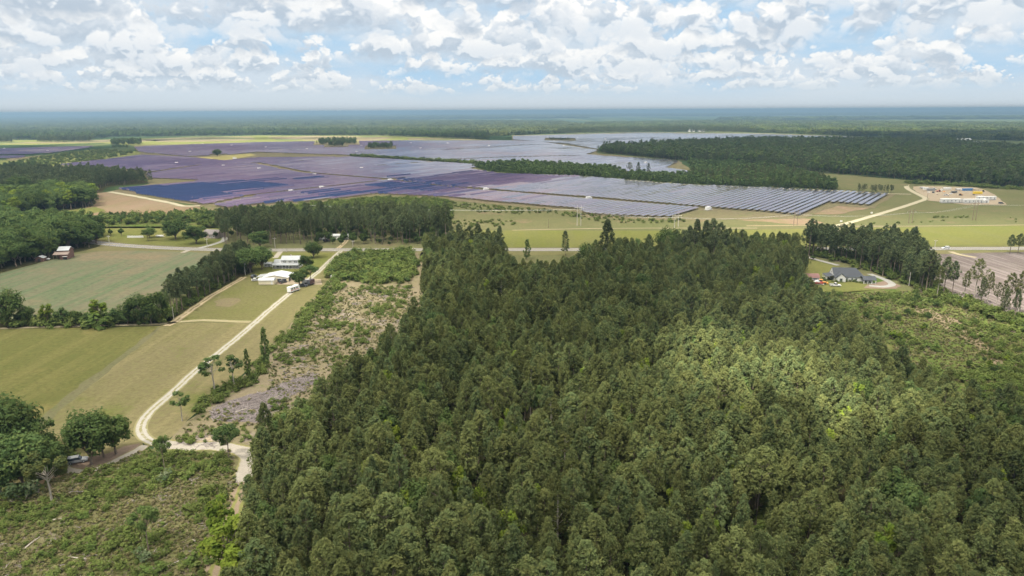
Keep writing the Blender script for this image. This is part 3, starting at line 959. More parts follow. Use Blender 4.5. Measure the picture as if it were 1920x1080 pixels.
PINES = [make_pine('pine', 11, 16, 0.42, 3.1, 96, 34, 0.29, shape=0.60), make_pine('pine', 12, 16, 0.50, 2.9, 84, 34, 0.29, shape=0.50),
         make_pine('pine', 13, 16, 0.36, 3.3, 110, 34, 0.29, shape=0.85, cone=True), make_pine('pine', 14, 16, 0.52, 3.1, 84, 34, 0.29, shape=0.42),
         make_pine('pine', 15, 16, 0.42, 2.7, 90, 34, 0.29, shape=0.75, cone=True), make_pine('pine', 16, 16, 0.48, 3.5, 108, 34, 0.29, shape=0.48)]
TALLS = [make_pine('tall_pine', 21, 22, 0.50, 4.0, 62, 34, 0.42, L_tallpine, M_bark, 0.5, 0.22), make_pine('tall_pine', 22, 22, 0.60, 3.7, 50, 34, 0.42, L_tallpine, M_bark, 0.4, 0.22),
         make_pine('tall_pine', 23, 22, 0.44, 4.2, 70, 34, 0.42, L_tallpine, M_bark, 0.6, 0.24), make_pine('tall_pine', 24, 22, 0.36, 3.7, 80, 34, 0.42, L_tallpine, M_bark, 0.7, 0.24)]
OPENPINE = make_pine('open_pine', 31, 18, 0.52, 3.2, 50, 32, 0.32, leaf_mat('open_pine_needles', (0.085, 0.095, 0.032), (0.075, 0.09, 0.032), (0.12, 0.125, 0.045)), M_palebark, 0.45, 0.24)
CONIFER = make_pine('conifer', 32, 27, 0.15, 5.2, 150, 26, 0.6, L_tallpine, M_bark, 0.8, 0.4)
LONEPINE = make_pine('lone_pine', 33, 16, 0.22, 3.4, 46, 22, 0.45, L_tallpine, M_bark, 0.75, 0.22)
COLUMN = make_pine('column_tree', 34, 13, 0.12, 1.9, 60, 22, 0.42, L_broad, M_bark, 0.35, 0.2)
BROADS = [make_broad('broadleaf', 41, 12, 4.6, 0.13, 28), make_broad('broadleaf', 42, 12, 4.0, 0.15, 25), make_broad('broadleaf', 43, 12, 5.2, 0.12, 32), make_broad('broadleaf', 44, 12, 3.6, 0.16, 22)]
LIMES = [make_broad('lime_tree', 51, 12, 3.2, 0.2, 16, 120, 0.32, L_lime), make_broad('lime_tree', 52, 12, 2.6, 0.2, 14, 120, 0.30, L_lime)]
SPARSE = make_broad('sparse_tree', 61, 15, 4.6, 0.42, 15, 190, 0.30, L_thin, M_palebark, 0.6, 0.22)
THIN = make_broad('thin_tree', 62, 13, 2.6, 0.40, 13, 80, 0.26, L_broad, M_palebark, 0.5, 0.14)
LOLLI = make_broad('round_tree', 63, 12, 4.4, 0.42, 20, 120, 0.28, L_broad, M_bark, 0.2, 0.16, 0.85)
SHRUBS = [make_shrub('shrub', 71, 1.8, 1.5), make_shrub('shrub', 72, 2.2, 1.3, 8), make_shrub('shrub', 73, 1.3, 1.7, 8), make_shrub('shrub', 74, 2.6, 1.5, 9, 24, 0.3)]
GREYSHRUB = make_shrub('pale_shrub', 75, 2.2, 1.5, 7, 26, 0.24, L_grey)
TUFTS = [make_shrub('grass_tuft', 81, 0.7, 0.8, 4, 12, 0.22, L_grass), make_shrub('grass_tuft', 82, 0.5, 0.9, 4, 12, 0.22, L_grass)]
# simpler plants for far away: the same shapes with fewer, larger sprays
M_stick = plain('weathered_sticks', (0.20, 0.172, 0.165), 0.95, var=0.3, scale=3)


def make_sticks(name, seed, n=7, L=2.6):
    rng = np.random.default_rng(seed)
    parts = []
    for i in range(n):
        a = rng.uniform(0, 6.28)
        c = rng.uniform(-1.2, 1.2, 2)
        l_ = L * rng.uniform(0.4, 1.0) / 2
        d_ = np.array([math.cos(a), math.sin(a)]) * l_
        z = rng.uniform(0.05, 0.3, 2)
        parts.append(tube_np([(c[0] - d_[0], c[1] - d_[1], z[0]), (c[0], c[1], z.mean() + 0.05), (c[0] + d_[0], c[1] + d_[1], z[1])], [0.07, 0.06, 0.03], 4))
    V, F = merge(parts)
    return Kind(name, mesh_np(name, V, F, [M_stick]), None, 1.0)


STICKS = [make_sticks('slash_sticks', 111), make_sticks('slash_sticks', 112, 9)]
DEAD = make_broad('dead_tree', 64, 13, 2.2, 0.45, 10, 3, 0.2, L_thin, M_palebark, 0.8, 0.16)
FARPINES = [make_pine('far_pine', 91, 16, 0.25, 3.3, 26, 9, 0.95, L_pine, None, 0.55), make_pine('far_pine', 92, 16, 0.3, 3.0, 24, 9, 0.95, L_pine, None, 0.45)]
FARTALLS = [make_pine('far_tall', 93, 18, 0.25, 3.4, 26, 9, 1.0, L_tallpine, None, 0.5), make_pine('far_tall', 94, 18, 0.4, 3.3, 24, 9, 1.0, L_tallpine, None, 0.4)]
FARBROADS = [make_broad('far_broad', 95, 14, 4.6, 0.12, 12, 18, 1.1, L_broad), make_broad('far_broad', 96, 14, 4.2, 0.12, 12, 18, 1.1, leaf_mat('light_leaves', (0.075, 0.105, 0.030), (0.055, 0.09, 0.028), (0.11, 0.13, 0.04)))]
YOUNG = [make_pine('young_pine', 97, 5.0, 0.08, 1.5, 22, 9, 0.5, leaf_mat('young_needles', (0.098, 0.142, 0.045), (0.080, 0.125, 0.042), (0.125, 0.16, 0.055)), None, 0.6, 0.08)]


def make_clump(name, seed, mat, size=34.0, n=26, H=15.0):
    """a patch of far woodland canopy: lumpy crowns side by side down to the ground"""
    rng = np.random.default_rng(seed)
    Cn = np.stack([rng.uniform(-0.5, 0.5, n) * size, rng.uniform(-0.5, 0.5, n) * size, H * rng.uniform(0.6, 0.85, n)], 1)
    pr = rng.uniform(2.6, 4.2, n)
    low = Cn.copy()
    low[:, 2] *= 0.4
    V, F = leaf_quads(np.concatenate([Cn, low]), np.concatenate([pr, pr]), 14, 2.0, rng, up=0.6, aspect=0.7)
    V[:, 2] = np.maximum(V[:, 2], 0.1)
    return Kind(name, mesh_np(name, V, F, [mat]), None, H)


CL_DARK = [make_clump('dark_canopy', 101, L_tallpine), make_clump('dark_canopy', 102, L_pine)]
CL_LIGHT = [make_clump('light_canopy', 103, L_shrub), make_clump('light_canopy', 104, FARBROADS[1].crown.materials[0])]


# ---- masses: one object, instances of plant meshes on points (kind = stuff)
def mass(name, P, kinds, height, hvar=0.18, label=None, wid=1.0, rng=RNG, z=0.05, tilt=0.05, only_crown=False):
    """P (n,2) feet in world; kinds: variants"""
    n = len(P)
    if n == 0:
        return None
    me = bpy.data.meshes.new(name + '_points')
    me.vertices.add(n)
    co = np.zeros((n, 3), np.float32)
    co[:, :2] = P
    co[:, 2] = z
    me.vertices.foreach_set('co', co.ravel())
    var_ = rng.integers(0, len(kinds), n)
    sc_ = (np.asarray(height) if np.ndim(height) else height) * np.clip(1 + rng.normal(size=n) * hvar, 0.5, 1.6) / np.array([k.h for k in kinds])[var_]
    wv = rng.uniform(0.85, 1.18, n) * wid
    S = np.stack([sc_ * wv, sc_ * wv, sc_], 1).astype(np.float32)
    Rt = np.stack([rng.normal(size=n) * tilt, rng.normal(size=n) * tilt, rng.uniform(0, 6.283, n)], 1).astype(np.float32)
    for nm, arr in (('size', S), ('turn', Rt)):
        a = me.attributes.new(nm, 'FLOAT_VECTOR', 'POINT')
        a.data.foreach_set('vector', arr.ravel())
    a = me.attributes.new('variant', 'INT', 'POINT')
    a.data.foreach_set('value', var_.astype(np.int32))
    o = obj(name, me)
    o['kind'] = 'stuff'
    if label:
        o['label'] = label
    ng = bpy.data.node_groups.new(name + '_nodes', 'GeometryNodeTree')
    ng.interface.new_socket('Geometry', in_out='INPUT', socket_type='NodeSocketGeometry')
    ng.interface.new_socket('Geometry', in_out='OUTPUT', socket_type='NodeSocketGeometry')
    N = ng.nodes
    gi, go = N.new('NodeGroupInput'), N.new('NodeGroupOutput')
    g2i = N.new('GeometryNodeGeometryToInstance')
    srcs = []
    for k in kinds:
        j = N.new('GeometryNodeJoinGeometry')
        for me2 in ((k.crown,) if only_crown or k.trunk is None else (k.crown, k.trunk)):
            oi = N.new('GeometryNodeObjectInfo')
            oi.transform_space = 'ORIGINAL'
            oi.inputs['Object'].default_value = source_object(me2)
            ng.links.new(oi.outputs['Geometry'], j.inputs[0])
        srcs.append(j)
    for j in reversed(srcs):
        ng.links.new(j.outputs[0], g2i.inputs[0])
    iop = N.new('GeometryNodeInstanceOnPoints')
    iop.inputs['Pick Instance'].default_value = True

    def attr(nm, typ):
        a = N.new('GeometryNodeInputNamedAttribute')
        a.data_type = typ
        a.inputs['Name'].default_value = nm
        return a
    e2r = N.new('FunctionNodeEulerToRotation')
    ng.links.new(attr('turn', 'FLOAT_VECTOR').outputs[0], e2r.inputs[0])
    ng.links.new(gi.outputs[0], iop.inputs['Points'])
    ng.links.new(g2i.outputs[0], iop.inputs['Instance'])
    ng.links.new(attr('variant', 'INT').outputs[0], iop.inputs['Instance Index'])
    ng.links.new(e2r.outputs[0], iop.inputs['Rotation'])
    ng.links.new(attr('size', 'FLOAT_VECTOR').outputs[0], iop.inputs['Scale'])
    ng.links.new(iop.outputs[0], go.inputs[0])
    md = o.modifiers.new('scatter', 'NODES')
    md.node_group = ng
    return o


SRC = {}


def source_object(me):
    """an object, linked nowhere, that the scatters read a mesh from"""
    if me.name not in SRC:
        SRC[me.name] = bpy.data.objects.new(me.name, me)
    return SRC[me.name]


# ---- single plants: Empty > crown, trunk
def plant(kind, name, x, y, h, label, cat='tree', group=None, wid=1.0, rng=RNG, rot=None, z=0.05):
    s = h / kind.h
    o = thing(name, label, cat, (x, y, z), rng.uniform(0, 6.28) if rot is None else rot, group)
    o.scale = (s * wid, s * wid, s)
    c = obj(kind.cn, kind.crown, o)
    if kind.trunk is not None:
        obj('trunk' if kind.cn == 'crown' else 'stem', kind.trunk, o)
    return o


def plant_px(kind, name, bx, by, ty, label, cat='tree', group=None, wid=1.0, rot=None):
    g = G(bx, by)
    return plant(kind, name, g[0], g[1], height_at(bx, by, ty), label, cat, group, wid, rot=rot)

# ================================================================== PLANTING
# ---- the pine forest in front
forest_px = [(360, 1330), (440, 1090), (452, 1030), (466, 975), (490, 915), (502, 880), (522, 852), (588, 808), (668, 742), (748, 676), (792, 600), (800, 520), (800, 476), (850, 474),
             (940, 476), (950, 500), (960, 536), (1090, 534), (1110, 500), (1240, 494), (1370, 480), (1496, 480), (1502, 570), (1560, 605), (1592, 665), (1680, 725),
             (1770, 785), (1860, 820), (1960, 835), (2350, 880), (2500, 1330)]
FP = fill_points(GP(forest_px), 4.75, 0.43)
keep = []
for p in FP:
    x, y, k = proj(p[0], p[1], 17.0)
    x2, y2, k2 = proj(p[0], p[1], 8.0)
    if -120 < x < 2040 and y < 1085:
        keep.append(p)
FP = np.array(keep)
gaps = RNG.uniform(size=len(FP)) > 0.08
FP = FP[gaps]
# light broadleaf trees standing among the pines: (x, y of the crown's middle, height, label)
limes = [(775, 945, 13, 'bright yellow green broadleaf crown among the dark pines below the forest centre', 0.8),
         (733, 812, 13, 'bright green broadleaf crown poking out of the pines right of the sandy bend', 0.85),
         (860, 905, 13, 'fresh green slender broadleaf crown beside a dark gap in the pines', 0.7),
         (838, 792, 12, 'mid green broadleaf crown left of the forest centre', 0.9),
         (425, 1010, 13, 'big yellow green broadleaf tree at the forest corner by the bottom edge', 1.25),
         (447, 1058, 12, 'yellow green broadleaf tree cut by the bottom edge at the forest corner', 1.2),
         (412, 962, 11, 'small light green broadleaf tree beside the grassy track at the forest edge', 0.9),
         (500, 968, 11, 'pale green broadleaf crown just inside the left forest edge', 0.9),
         (960, 985, 13, 'light green broadleaf crown near the bare trunked pine', 0.8),
         (1155, 890, 12, 'green broadleaf crown right of the bare trunked pine', 1.0),
         (575, 790, 12, 'leafy green tree at the forest edge above the sandy turn', 1.2),
         (530, 800, 12, 'leafy green tree with bare branches at the forest edge by the slash heap', 1.3),
         (722, 640, 10, 'small light green tree at the forest edge beside the clear-cut', 0.9),
         (1660, 1010, 12, 'bright green broadleaf crown among pines near the bottom edge on the right', 0.8),
         (1085, 735, 12, 'mid green broadleaf crown in the darker middle of the forest', 0.9),
         (1065, 850, 11, 'green broadleaf crown below the dark gap in the forest', 0.8),
         (1225, 585, 13, 'light green broadleaf crown in the far part of the pine forest', 0.9),
         (890, 690, 12, 'fresh green broadleaf crown left of the forest centre line', 0.8),
         (1620, 735, 11, 'green broadleaf crown near the right forest edge', 0.8),
         (1010, 745, 12, 'broad green crown standing above pines in the mid forest', 1.0),
         (620, 880, 11, 'light green broadleaf crown between pines right of the sandy turn', 0.8),
         (1330, 985, 12, 'yellowish green broadleaf crown among bottom edge pines', 0.7)]
taken = []
for i, (x, y, h, lab, w) in enumerate(limes):
    # the foot lies below the crown's middle in the picture: find it by height
    g = G(x, y)
    for _ in range(6):
        px = proj(g[0], g[1], h * 0.72)
        g = G(*np.array(proj(g[0], g[1])[:2]) + np.array([x - px[0], y - px[1]]))
    kd = LIMES[i % 2] if i in (0, 1, 2, 4, 5, 6, 8, 13, 21) else BROADS[i % 4]
    h += 1.5
    plant(kd, 'broadleaf_tree', g[0], g[1], h, lab, group='broadleaf trees scattered in the pine forest', wid=w * (1.05 if kd in LIMES else 0.75))
    taken.append((g[0], g[1], 2.2 * w))
# open, taller pines with pale trunks
for bx, by, ty, w, lab in ((1070, 985, 868, 1.15, 'tall pine with a long bare pale trunk and side limb above the forest'),
                           (1033, 850, 770, 1.2, 'tall pale trunked pine beside the dark gap in the forest'),
                           (1058, 930, 824, 1.1, 'round topped pale pine behind the bare trunked pine'),
                           (995, 780, 725, 1.0, 'pale topped pine over the dark gap at the forest middle'),
                           (940, 590, 520, 1.3, 'broad flat topped pine in the far left of the forest'),
                           (1045, 1055, 975, 1.1, 'thin topped pine near the bottom edge middle')):
    g = G(bx, by)
    plant(OPENPINE, 'open_pine', g[0], g[1], max(16, height_at(bx, by, ty)), lab, group='tall open crowned pines', wid=w)
    taken.append((g[0], g[1], 2.6))
for tx, ty_, tr in taken:
    FP = FP[np.hypot(FP[:, 0] - tx, FP[:, 1] - ty_) > tr]
    r_ = math.hypot(tx, ty_)
    along = (FP[:, 0] * tx + FP[:, 1] * ty_) / r_ - r_
    side = np.abs(FP[:, 0] * ty_ - FP[:, 1] * tx) / r_
    FP = FP[~((along < 0) & (along > -7.0) & (side < 2.4))]
# a few gaps where the canopy opens
for gx, gy, gr in ((985, 835, 8), (1480, 800, 4), (1620, 830, 4.5), (985, 760, 4), (640, 1010, 4), (900, 1000, 4), (1280, 880, 3.5), (1340, 620, 6), (830, 650, 6)):
    g = G(gx, gy)
    FP = FP[np.hypot(FP[:, 0] - g[0], FP[:, 1] - g[1]) > gr]
dist = np.hypot(FP[:, 0], FP[:, 1])
vis = np.array([(-10 < proj(p[0], p[1], 13)[0] < 1930) and proj(p[0], p[1], 15.5)[1] < 1075 for p in FP])
order = np.argsort(np.where(vis, dist, 1e9))
near = order[:300]
mask_near = np.zeros(len(FP), bool)
mask_near[near] = True
FH = np.clip(14.4 + 1.9 * RNG.normal(size=len(FP)) + 3.2 * np.array([mnoise.noise(Vector((p[0] * 0.03, p[1] * 0.03, 6.6))) for p in FP]), 9.0, 20)
ZX = ((0, 560, 'beside the lower left clearing'), (560, 760, 'left of the yellow green crown'), (760, 960, 'right of the yellow green crown'), (960, 1200, 'near the bare trunked pine'),
      (1200, 1440, 'right of the bare trunked pine'), (1440, 1680, 'below the sunny patch'), (1680, 3000, 'in the lower right corner'))
ZY = ((0, 900, 'a few rows up'), (900, 960, 'in the third row up'), (960, 1020, 'in the second row up'), (1020, 2000, 'at the bottom edge'))


def pine_words(p, h, w):
    px_ = proj(p[0], p[1], h * 0.8)
    zx = next(t[2] for t in ZX if px_[0] < t[1])
    zy = next(t[2] for t in ZY if px_[1] < t[1])
    size = ('tall ' if h > 15.6 else 'low ' if h < 13.2 else 'middling ') + ('broad' if w > 0.97 else 'slim')
    return f'{size} olive pine {zy}, {zx}'


for i in near:
    w_ = float(RNG.uniform(0.72, 1.12))
    lab = pine_words(FP[i], FH[i], w_)
    plant(PINES[int(RNG.integers(0, 6))], 'pine_tree', FP[i, 0], FP[i, 1], FH[i], lab, group=lab, wid=w_)
rest = FP[~mask_near]
mass('pine_forest', rest, PINES, FH[~mask_near], 0.0, 'dense pine forest filling the middle of the picture', 0.9)
und = fill_points(GP(forest_px), 6.5)
und = und[np.array([(-60 < proj(p[0], p[1], 3)[0] < 1980) and proj(p[0], p[1], 3)[1] < 1100 for p in und])]
mass('forest_undergrowth', und, SHRUBS, 2.6, 0.3, wid=1.2)

for bx, by, ty, lab in ((520, 860, 800, 'bare grey dead tree at the forest edge above the sandy turn'), (560, 1010, 955, 'bare dead tree top among the pines near the left forest edge'), (800, 855, 810, 'pale dead tree top among the pines right of the bright crown'), (835, 690, 640, 'pale bare twin topped dead tree in the left of the forest')):
    T0 = plant_px(DEAD, 'dead_tree', bx, by + 30, ty, lab, group='dead trees in the pine forest')
# broadleaf trees between the pines, one in forty
bp = fill_points(GP(forest_px), 20, 0.45)
bp = bp[np.array([(-40 < proj(p[0], p[1], 10)[0] < 1960) and proj(p[0], p[1], 12)[1] < 1078 for p in bp])]
for p in bp:
    px_ = proj(p[0], p[1], 10)
    plant([BROADS[1], BROADS[3], LIMES[1], BROADS[0], LIMES[0]][int(RNG.integers(0, 5))], 'broadleaf_tree', p[0], p[1], float(RNG.uniform(12.5, 16.5)), 'green broadleaf crown standing alone among the pines of the ' + ('left' if px_[0] < 800 else 'middle' if px_[0] < 1200 else 'right') + (' near' if px_[1] > 800 else ' far') + ' forest',
          group='broadleaf trees among pines, ' + ('left' if px_[0] < 800 else 'middle' if px_[0] < 1200 else 'right') + (' near' if px_[1] > 800 else ' far'), wid=float(RNG.uniform(0.6, 0.85)))

# ---- single trees round the fields
T = lambda kind, bx, by, ty, lab, w=1.0, name='broadleaf_tree', group=None: plant_px(kind, name, bx, by, ty, lab, group=group, wid=w)
B0, B1, B2, B3 = BROADS
# lower left group
T(B2, 172, 872, 768, 'leafy oak-like tree with a pale trunk on the sandy loop', 0.95)
T(B1, 218, 852, 766, 'dark green tree with a bare lower trunk beside the bend of the track', 1.0)
T(B0, 195, 858, 780, 'leafy tree in the middle of the grove beside the bend', 0.9)
T(B3, 142, 850, 790, 'small leafy tree in the grove, nearest the worn field strip', 0.9)
T(B2, 30, 870, 738, 'large dull green tree at the left border beside the olive field', 0.85)
T(B0, 78, 865, 775, 'dull green tree between the big border tree and the grove', 0.9)
T(B2, 45, 915, 808, 'dark spreading tree at the left border above the clay path', 1.0)
T(B1, 105, 895, 812, 'bushy tree right of the spreading border tree', 0.85)
T(B0, 5, 935, 850, 'dark bushy tree cut by the left border', 0.9)
T(B3, 70, 912, 850, 'low bushy tree under the spreading border tree', 1.1)
T(SPARSE, 98, 943, 846, 'thin pale trunked tree with a sparse yellowish crown in the clearing', 1.1)
T(LOLLI, 279, 1032, 946, 'lone dark round crowned tree on a bare stem in the clearing', 0.85)
T(LOLLI, 430, 865, 792, 'dark round crowned tree standing at the end of the sandy turn', 0.95)
T(LOLLI, 309, 880, 815, 'open topped tree in front of the track bend', 0.75)
T(THIN, 342, 790, 732, 'slim grey green tree beside the track below the bend of the clear-cut', 1.4)
T(THIN, 403, 738, 664, 'slender birch-like tree with pale trunk right of the track', 1.6)
T(THIN, 440, 730, 662, 'slender pale trunked tree next to the scrub row', 1.4)
T(COLUMN, 500, 690, 614, 'narrow dark vine covered tree at the clear-cut edge', 0.75)
T(COLUMN, 466, 710, 655, 'narrow dark tree at the end of the scrub row', 0.7)
# line of trees between the two left fields
hedge_trees = [(B2, 18, 612, 540, 'large dark tree at the left end of the field tree line', 1.0), (B1, 52, 611, 566, 'dull brownish green tree next to the large dark end tree', 0.9),
               (LIMES[0], 90, 611, 566, 'light yellow green tree in the field tree line', 1.0), (B3, 118, 611, 574, 'dark bushy tree right of the light tree in the field tree line', 1.1),
               (B0, 145, 610, 580, 'low dark tree in the field tree line, in its lowest dip', 1.0), (LIMES[1], 188, 609, 556, 'pale yellow green rounded tree in the field tree line', 1.5),
               (B3, 166, 610, 584, 'small dark tree left of the pale rounded tree', 1.1), (B1, 222, 609, 570, 'mid green tree right of the pale rounded tree', 1.0),
               (B2, 262, 608, 550, 'big round dark tree near the right end of the field tree line', 1.0), (B0, 300, 606, 541, 'tall bright leafy tree at the right end of the field tree line', 0.85),
               (B1, 284, 609, 560, 'leafy tree between the big round tree and the end tree', 0.8), (B0, 240, 610, 580, 'low dark tree in front of the big round tree', 0.9)]
for kd, bx, by, ty, lab, w in hedge_trees:
    T(kd, bx, by, ty, lab, w, group='trees in the line between the fields')
# pine belt along the yard
belt = fill_points(GP([(322, 600), (392, 552), (462, 512), (472, 500), (455, 492), (400, 520), (330, 568), (306, 598)]), 4.6, 0.3)
def placed(p, h, what, xs, mid):
    """label of a tree in a stand: its height, whether it stands in front, and by what"""
    px_ = proj(p[0], p[1])
    near_ = next(t for x_, t in xs if px_[0] < x_)
    return f"{'tall' if h > mid * 1.07 else 'low' if h < mid * 0.93 else 'middling'} {what} {'at the front' if px_[1] > next(m_ for x_, m_ in FRONT[what] if px_[0] < x_) else 'further back'}, {near_}"


FRONT = {'pine of the yard belt': ((350, 580), (400, 548), (9e9, 512)), 'pine of the roadside stand': ((9e9, 446),), 'pine of the house belt': ((1600, 482), (1680, 505), (9e9, 530))}
for p in belt:
    hh = float(RNG.uniform(12, 16.5))
    lab = placed(p, hh, 'pine of the yard belt', ((345, 'by the bare pale pole'), (375, 'just above the bare pale pole'), (405, 'beside the middle of the yard path'), (435, 'beside the upper yard path'), (9e9, 'by the transformer pole')), 14.2)
    plant(TALLS[int(RNG.integers(0, 4))], 'belt_pine', p[0], p[1], hh, lab, group=lab, wid=1.15)
# round the white farmhouse
T(B2, 470, 512, 462, 'large dark broadleaf at the end of the pine belt beside the farmhouse', 1.35)
T(B0, 492, 505, 460, 'large dark broadleaf left of the farmhouse roof', 1.35)
T(B1, 447, 505, 470, 'broad dark tree in the belt, next to the pole', 1.3)
T(B2, 588, 484, 452, 'dark round tree behind the farmhouse by the road', 1.3)
T(B0, 575, 505, 476, 'bright green rounded tree at the right end of the farmhouse', 1.3)
T(B1, 562, 537, 502, 'leafy shade tree in front of the garage', 1.4)
T(LOLLI, 583, 532, 495, 'taller shade tree by the dark trailer', 1.3)
T(B3, 665, 478, 462, 'small bush-like tree at the roadside by the green thicket', 1.0)
# north of the road, left part
T(B2, 330, 449, 408, 'big dark tree on the roadside lawn', 1.5)
T(B0, 368, 457, 420, 'mid green rounded tree near the brown roofed house', 1.6)
T(B1, 281, 446, 422, 'dark tree behind the round shrub tree on the lawn', 1.6)
T(LOLLI, 278, 452, 432, 'small round tree on the roadside lawn', 1.7)
T(B3, 228, 443, 426, 'small dark tree by the white garden fence', 1.0)
T(B3, 208, 443, 428, 'small bushy tree left of the white garden fence', 0.9)
T(B3, 405, 448, 432, 'small dark tree beside the brown roofed house', 0.9)
T(B0, 488, 466, 430, 'yellowish green tree at the roadside in front of the pine stand', 1.5)
# the pine stand beyond the road
stand = fill_points(GP([(418, 461), (412, 445), (425, 426), (560, 422), (700, 420), (838, 424), (850, 448), (836, 458), (775, 462), (690, 461), (676, 448), (596, 448), (590, 461)]), 8.6, 0.36)
for p in stand:
    hh = float(RNG.uniform(16, 22))
    lab = placed(p, hh, 'pine of the roadside stand', ((450, 'by the brown roofed house'), (490, 'left of the yellowish roadside tree'), (530, 'by the second roadside pole'), (580, 'left of the mobile home'), (630, 'behind the mobile home'), (680, 'right of the mobile home'), (730, 'above the green thicket'), (780, 'at the end of the green thicket'), (9e9, 'at its right end')), 19)
    plant(TALLS[int(RNG.integers(0, 4))], 'stand_pine', p[0], p[1], hh, lab, group=lab, wid=float(RNG.uniform(0.95, 1.2)))
for bx, by, ty, lab in ((836, 460, 383, 'tall lone pine at the right end of the stand beyond the road'), (822, 458, 390, 'tall pine just inside the right end of the stand'), (848, 462, 430, 'short dark pine by the brown pole at the right end of the stand')):
    T(TALLS[1], bx, by, ty, lab, 1.0, 'stand_pine')
lowst = fill_points(GP([(425, 462), (420, 448), (560, 440), (590, 460), (690, 460), (780, 462), (835, 456), (838, 430), (700, 430), (600, 425), (430, 432)]), 9)
mass('stand_undergrowth', lowst, BROADS, 6.0, 0.3)
# north side of the wood in the middle
T(COLUMN, 988, 487, 449, 'narrow dark column shaped tree on the grass before the road', 1.0, 'column_tree')
T(LONEPINE, 1060, 479, 433, 'lone open branched pine on the grass before the road', 1.1, 'lone_pine')
T(CONIFER, 1138, 505, 412, 'tallest dark conifer rising over the road', 0.95, 'conifer')
T(B2, 1101, 497, 454, 'dark rounded broadleaf left of the tallest conifer', 1.0)
T(B0, 1160, 515, 466, 'light green broadleaf at the foot of the tallest conifer', 1.1)
T(B1, 1196, 485, 446, 'mid green broadleaf right of the tallest conifer', 1.2)
T(B3, 1222, 492, 458, 'small dark broadleaf between the conifer and the tall pines', 1.1)
T(B2, 1130, 520, 470, 'green broadleaf in front of the tallest conifer', 0.9)
for bx, by, ty, w in ((862, 480, 420, 1.1), (880, 482, 424, 1.2), (898, 485, 420, 1.1), (915, 482, 428, 1.1), (936, 484, 424, 1.1), (900, 500, 438, 1.2), (868, 498, 436, 1.2), (932, 504, 440, 1.2), (845, 492, 436, 1.0), (815, 492, 440, 1.0)):
    T(TALLS[2 if w > 1.1 else 3], bx, by, ty, 'tall dark pine in the clump at the back left of the forest by the road', w, 'clump_pine', 'pines in the back left clump')
for bx, by, ty, w in ((1290, 492, 424, 1.0), (1305, 490, 412, 1.1), (1318, 494, 414, 1.1), (1332, 490, 411, 1.1), (1345, 494, 418, 1.1), (1280, 496, 432, 1.1), (1357, 496, 432, 1.1), (1300, 502, 432, 1.2), (1336, 504, 432, 1.2), (1380, 498, 446, 1.1), (1400, 496, 450, 1.1)):
    T(TALLS[(bx // 3) % 4], bx, by, ty, 'tall dark pine in the high clump behind the forest, in line with the pole pair', w, 'clump_pine', 'pines in the back middle clump')
for bx, by, ty, w, lab in ((1250, 488, 424, 0.9, 'leafy tree at the left foot of the high pine clump'), (1268, 494, 434, 1.0, 'light green leafy tree in front of the high pine clump'), (1425, 490, 452, 1.0, 'dark leafy tree behind the forest right of the high clump'),
                           (1455, 490, 455, 1.1, 'dark leafy tree behind the forest near the house drive'), (1485, 492, 456, 1.1, 'dark leafy tree at the back right corner of the forest'), (1500, 510, 470, 0.9, 'dark leafy tree at the forest edge by the house lawn')):
    T(BROADS[bx % 4], bx, by, ty, lab, w)
# pine belt behind the dark roofed house
hb = fill_points(GP([(1510, 478), (1572, 492), (1628, 508), (1700, 536), (1735, 552), (1762, 548), (1722, 505), (1712, 478), (1620, 472), (1512, 467)]), 5.6, 0.34)
for p in hb:
    hh = float(RNG.uniform(15, 20))
    lab = placed(p, hh, 'pine of the house belt', ((1550, 'by the house drive'), (1590, 'left of the dark roof'), (1630, 'behind the dark roof'), (1670, 'behind the carport'), (1710, 'by the white lamp pole'), (9e9, 'next to the logged field')), 17.5)
    plant(TALLS[int(RNG.integers(0, 4))], 'house_belt_pine', p[0], p[1], hh, lab, group=lab, wid=1.1)
mass('belt_undergrowth', fill_points(GP([(1512, 478), (1572, 492), (1628, 508), (1700, 536), (1760, 556), (1790, 556), (1735, 520), (1620, 484), (1512, 470)]), 5.0), SHRUBS, 3.5, 0.3, wid=1.2)
T(TALLS[1], 1516, 482, 410, 'thin crowned pine by the bend of the gravel road', 1.0, 'open_pine')
T(LONEPINE, 1562, 484, 424, 'pine behind the house drive, topmost of its belt', 0.9, 'lone_pine')
for bx, by, ty, w, lab in ((1735, 552, 470, 1.0, 'tall pine at the near end of the belt behind the house'), (1768, 556, 482, 1.0, 'tall open pine standing before the logged field, first after the belt'), (1784, 556, 490, 1.0, 'leafy topped pine, second after the belt before the logged field'),
                           (1826, 562, 485, 0.9, 'bare stemmed pine, third after the belt before the logged field'), (1850, 572, 510, 0.8, 'short bare stemmed pine before the logged field'), (1886, 588, 512, 0.9, 'bare stemmed pine before the logged field near the right border'),
                           (1908, 590, 508, 0.9, 'bare stemmed pine at the right border'), (1900, 605, 545, 0.8, 'small light green pine at the right border')):
    T(OPENPINE if 'bare' in lab else TALLS[0], bx, by, ty, lab, w, 'tall_pine')
for bx, by, ty, w, lab in ((1756, 560, 500, 0.8, 'thin pine in the scrub between the belt and the second open pine'), (1806, 566, 508, 0.8, 'thin pine left of the third open pine at the logged field edge'), (1838, 574, 520, 0.9, 'low leafy pine at the logged field edge, between the two bare stemmed pines'),
                           (1866, 582, 530, 0.8, 'low thin pine at the logged field edge before the right border'), (1880, 596, 540, 0.9, 'leafy young pine in the scrub near the right border')):
    T(OPENPINE if 'thin' in lab else TALLS[3], bx, by, ty, lab, w, 'tall_pine')
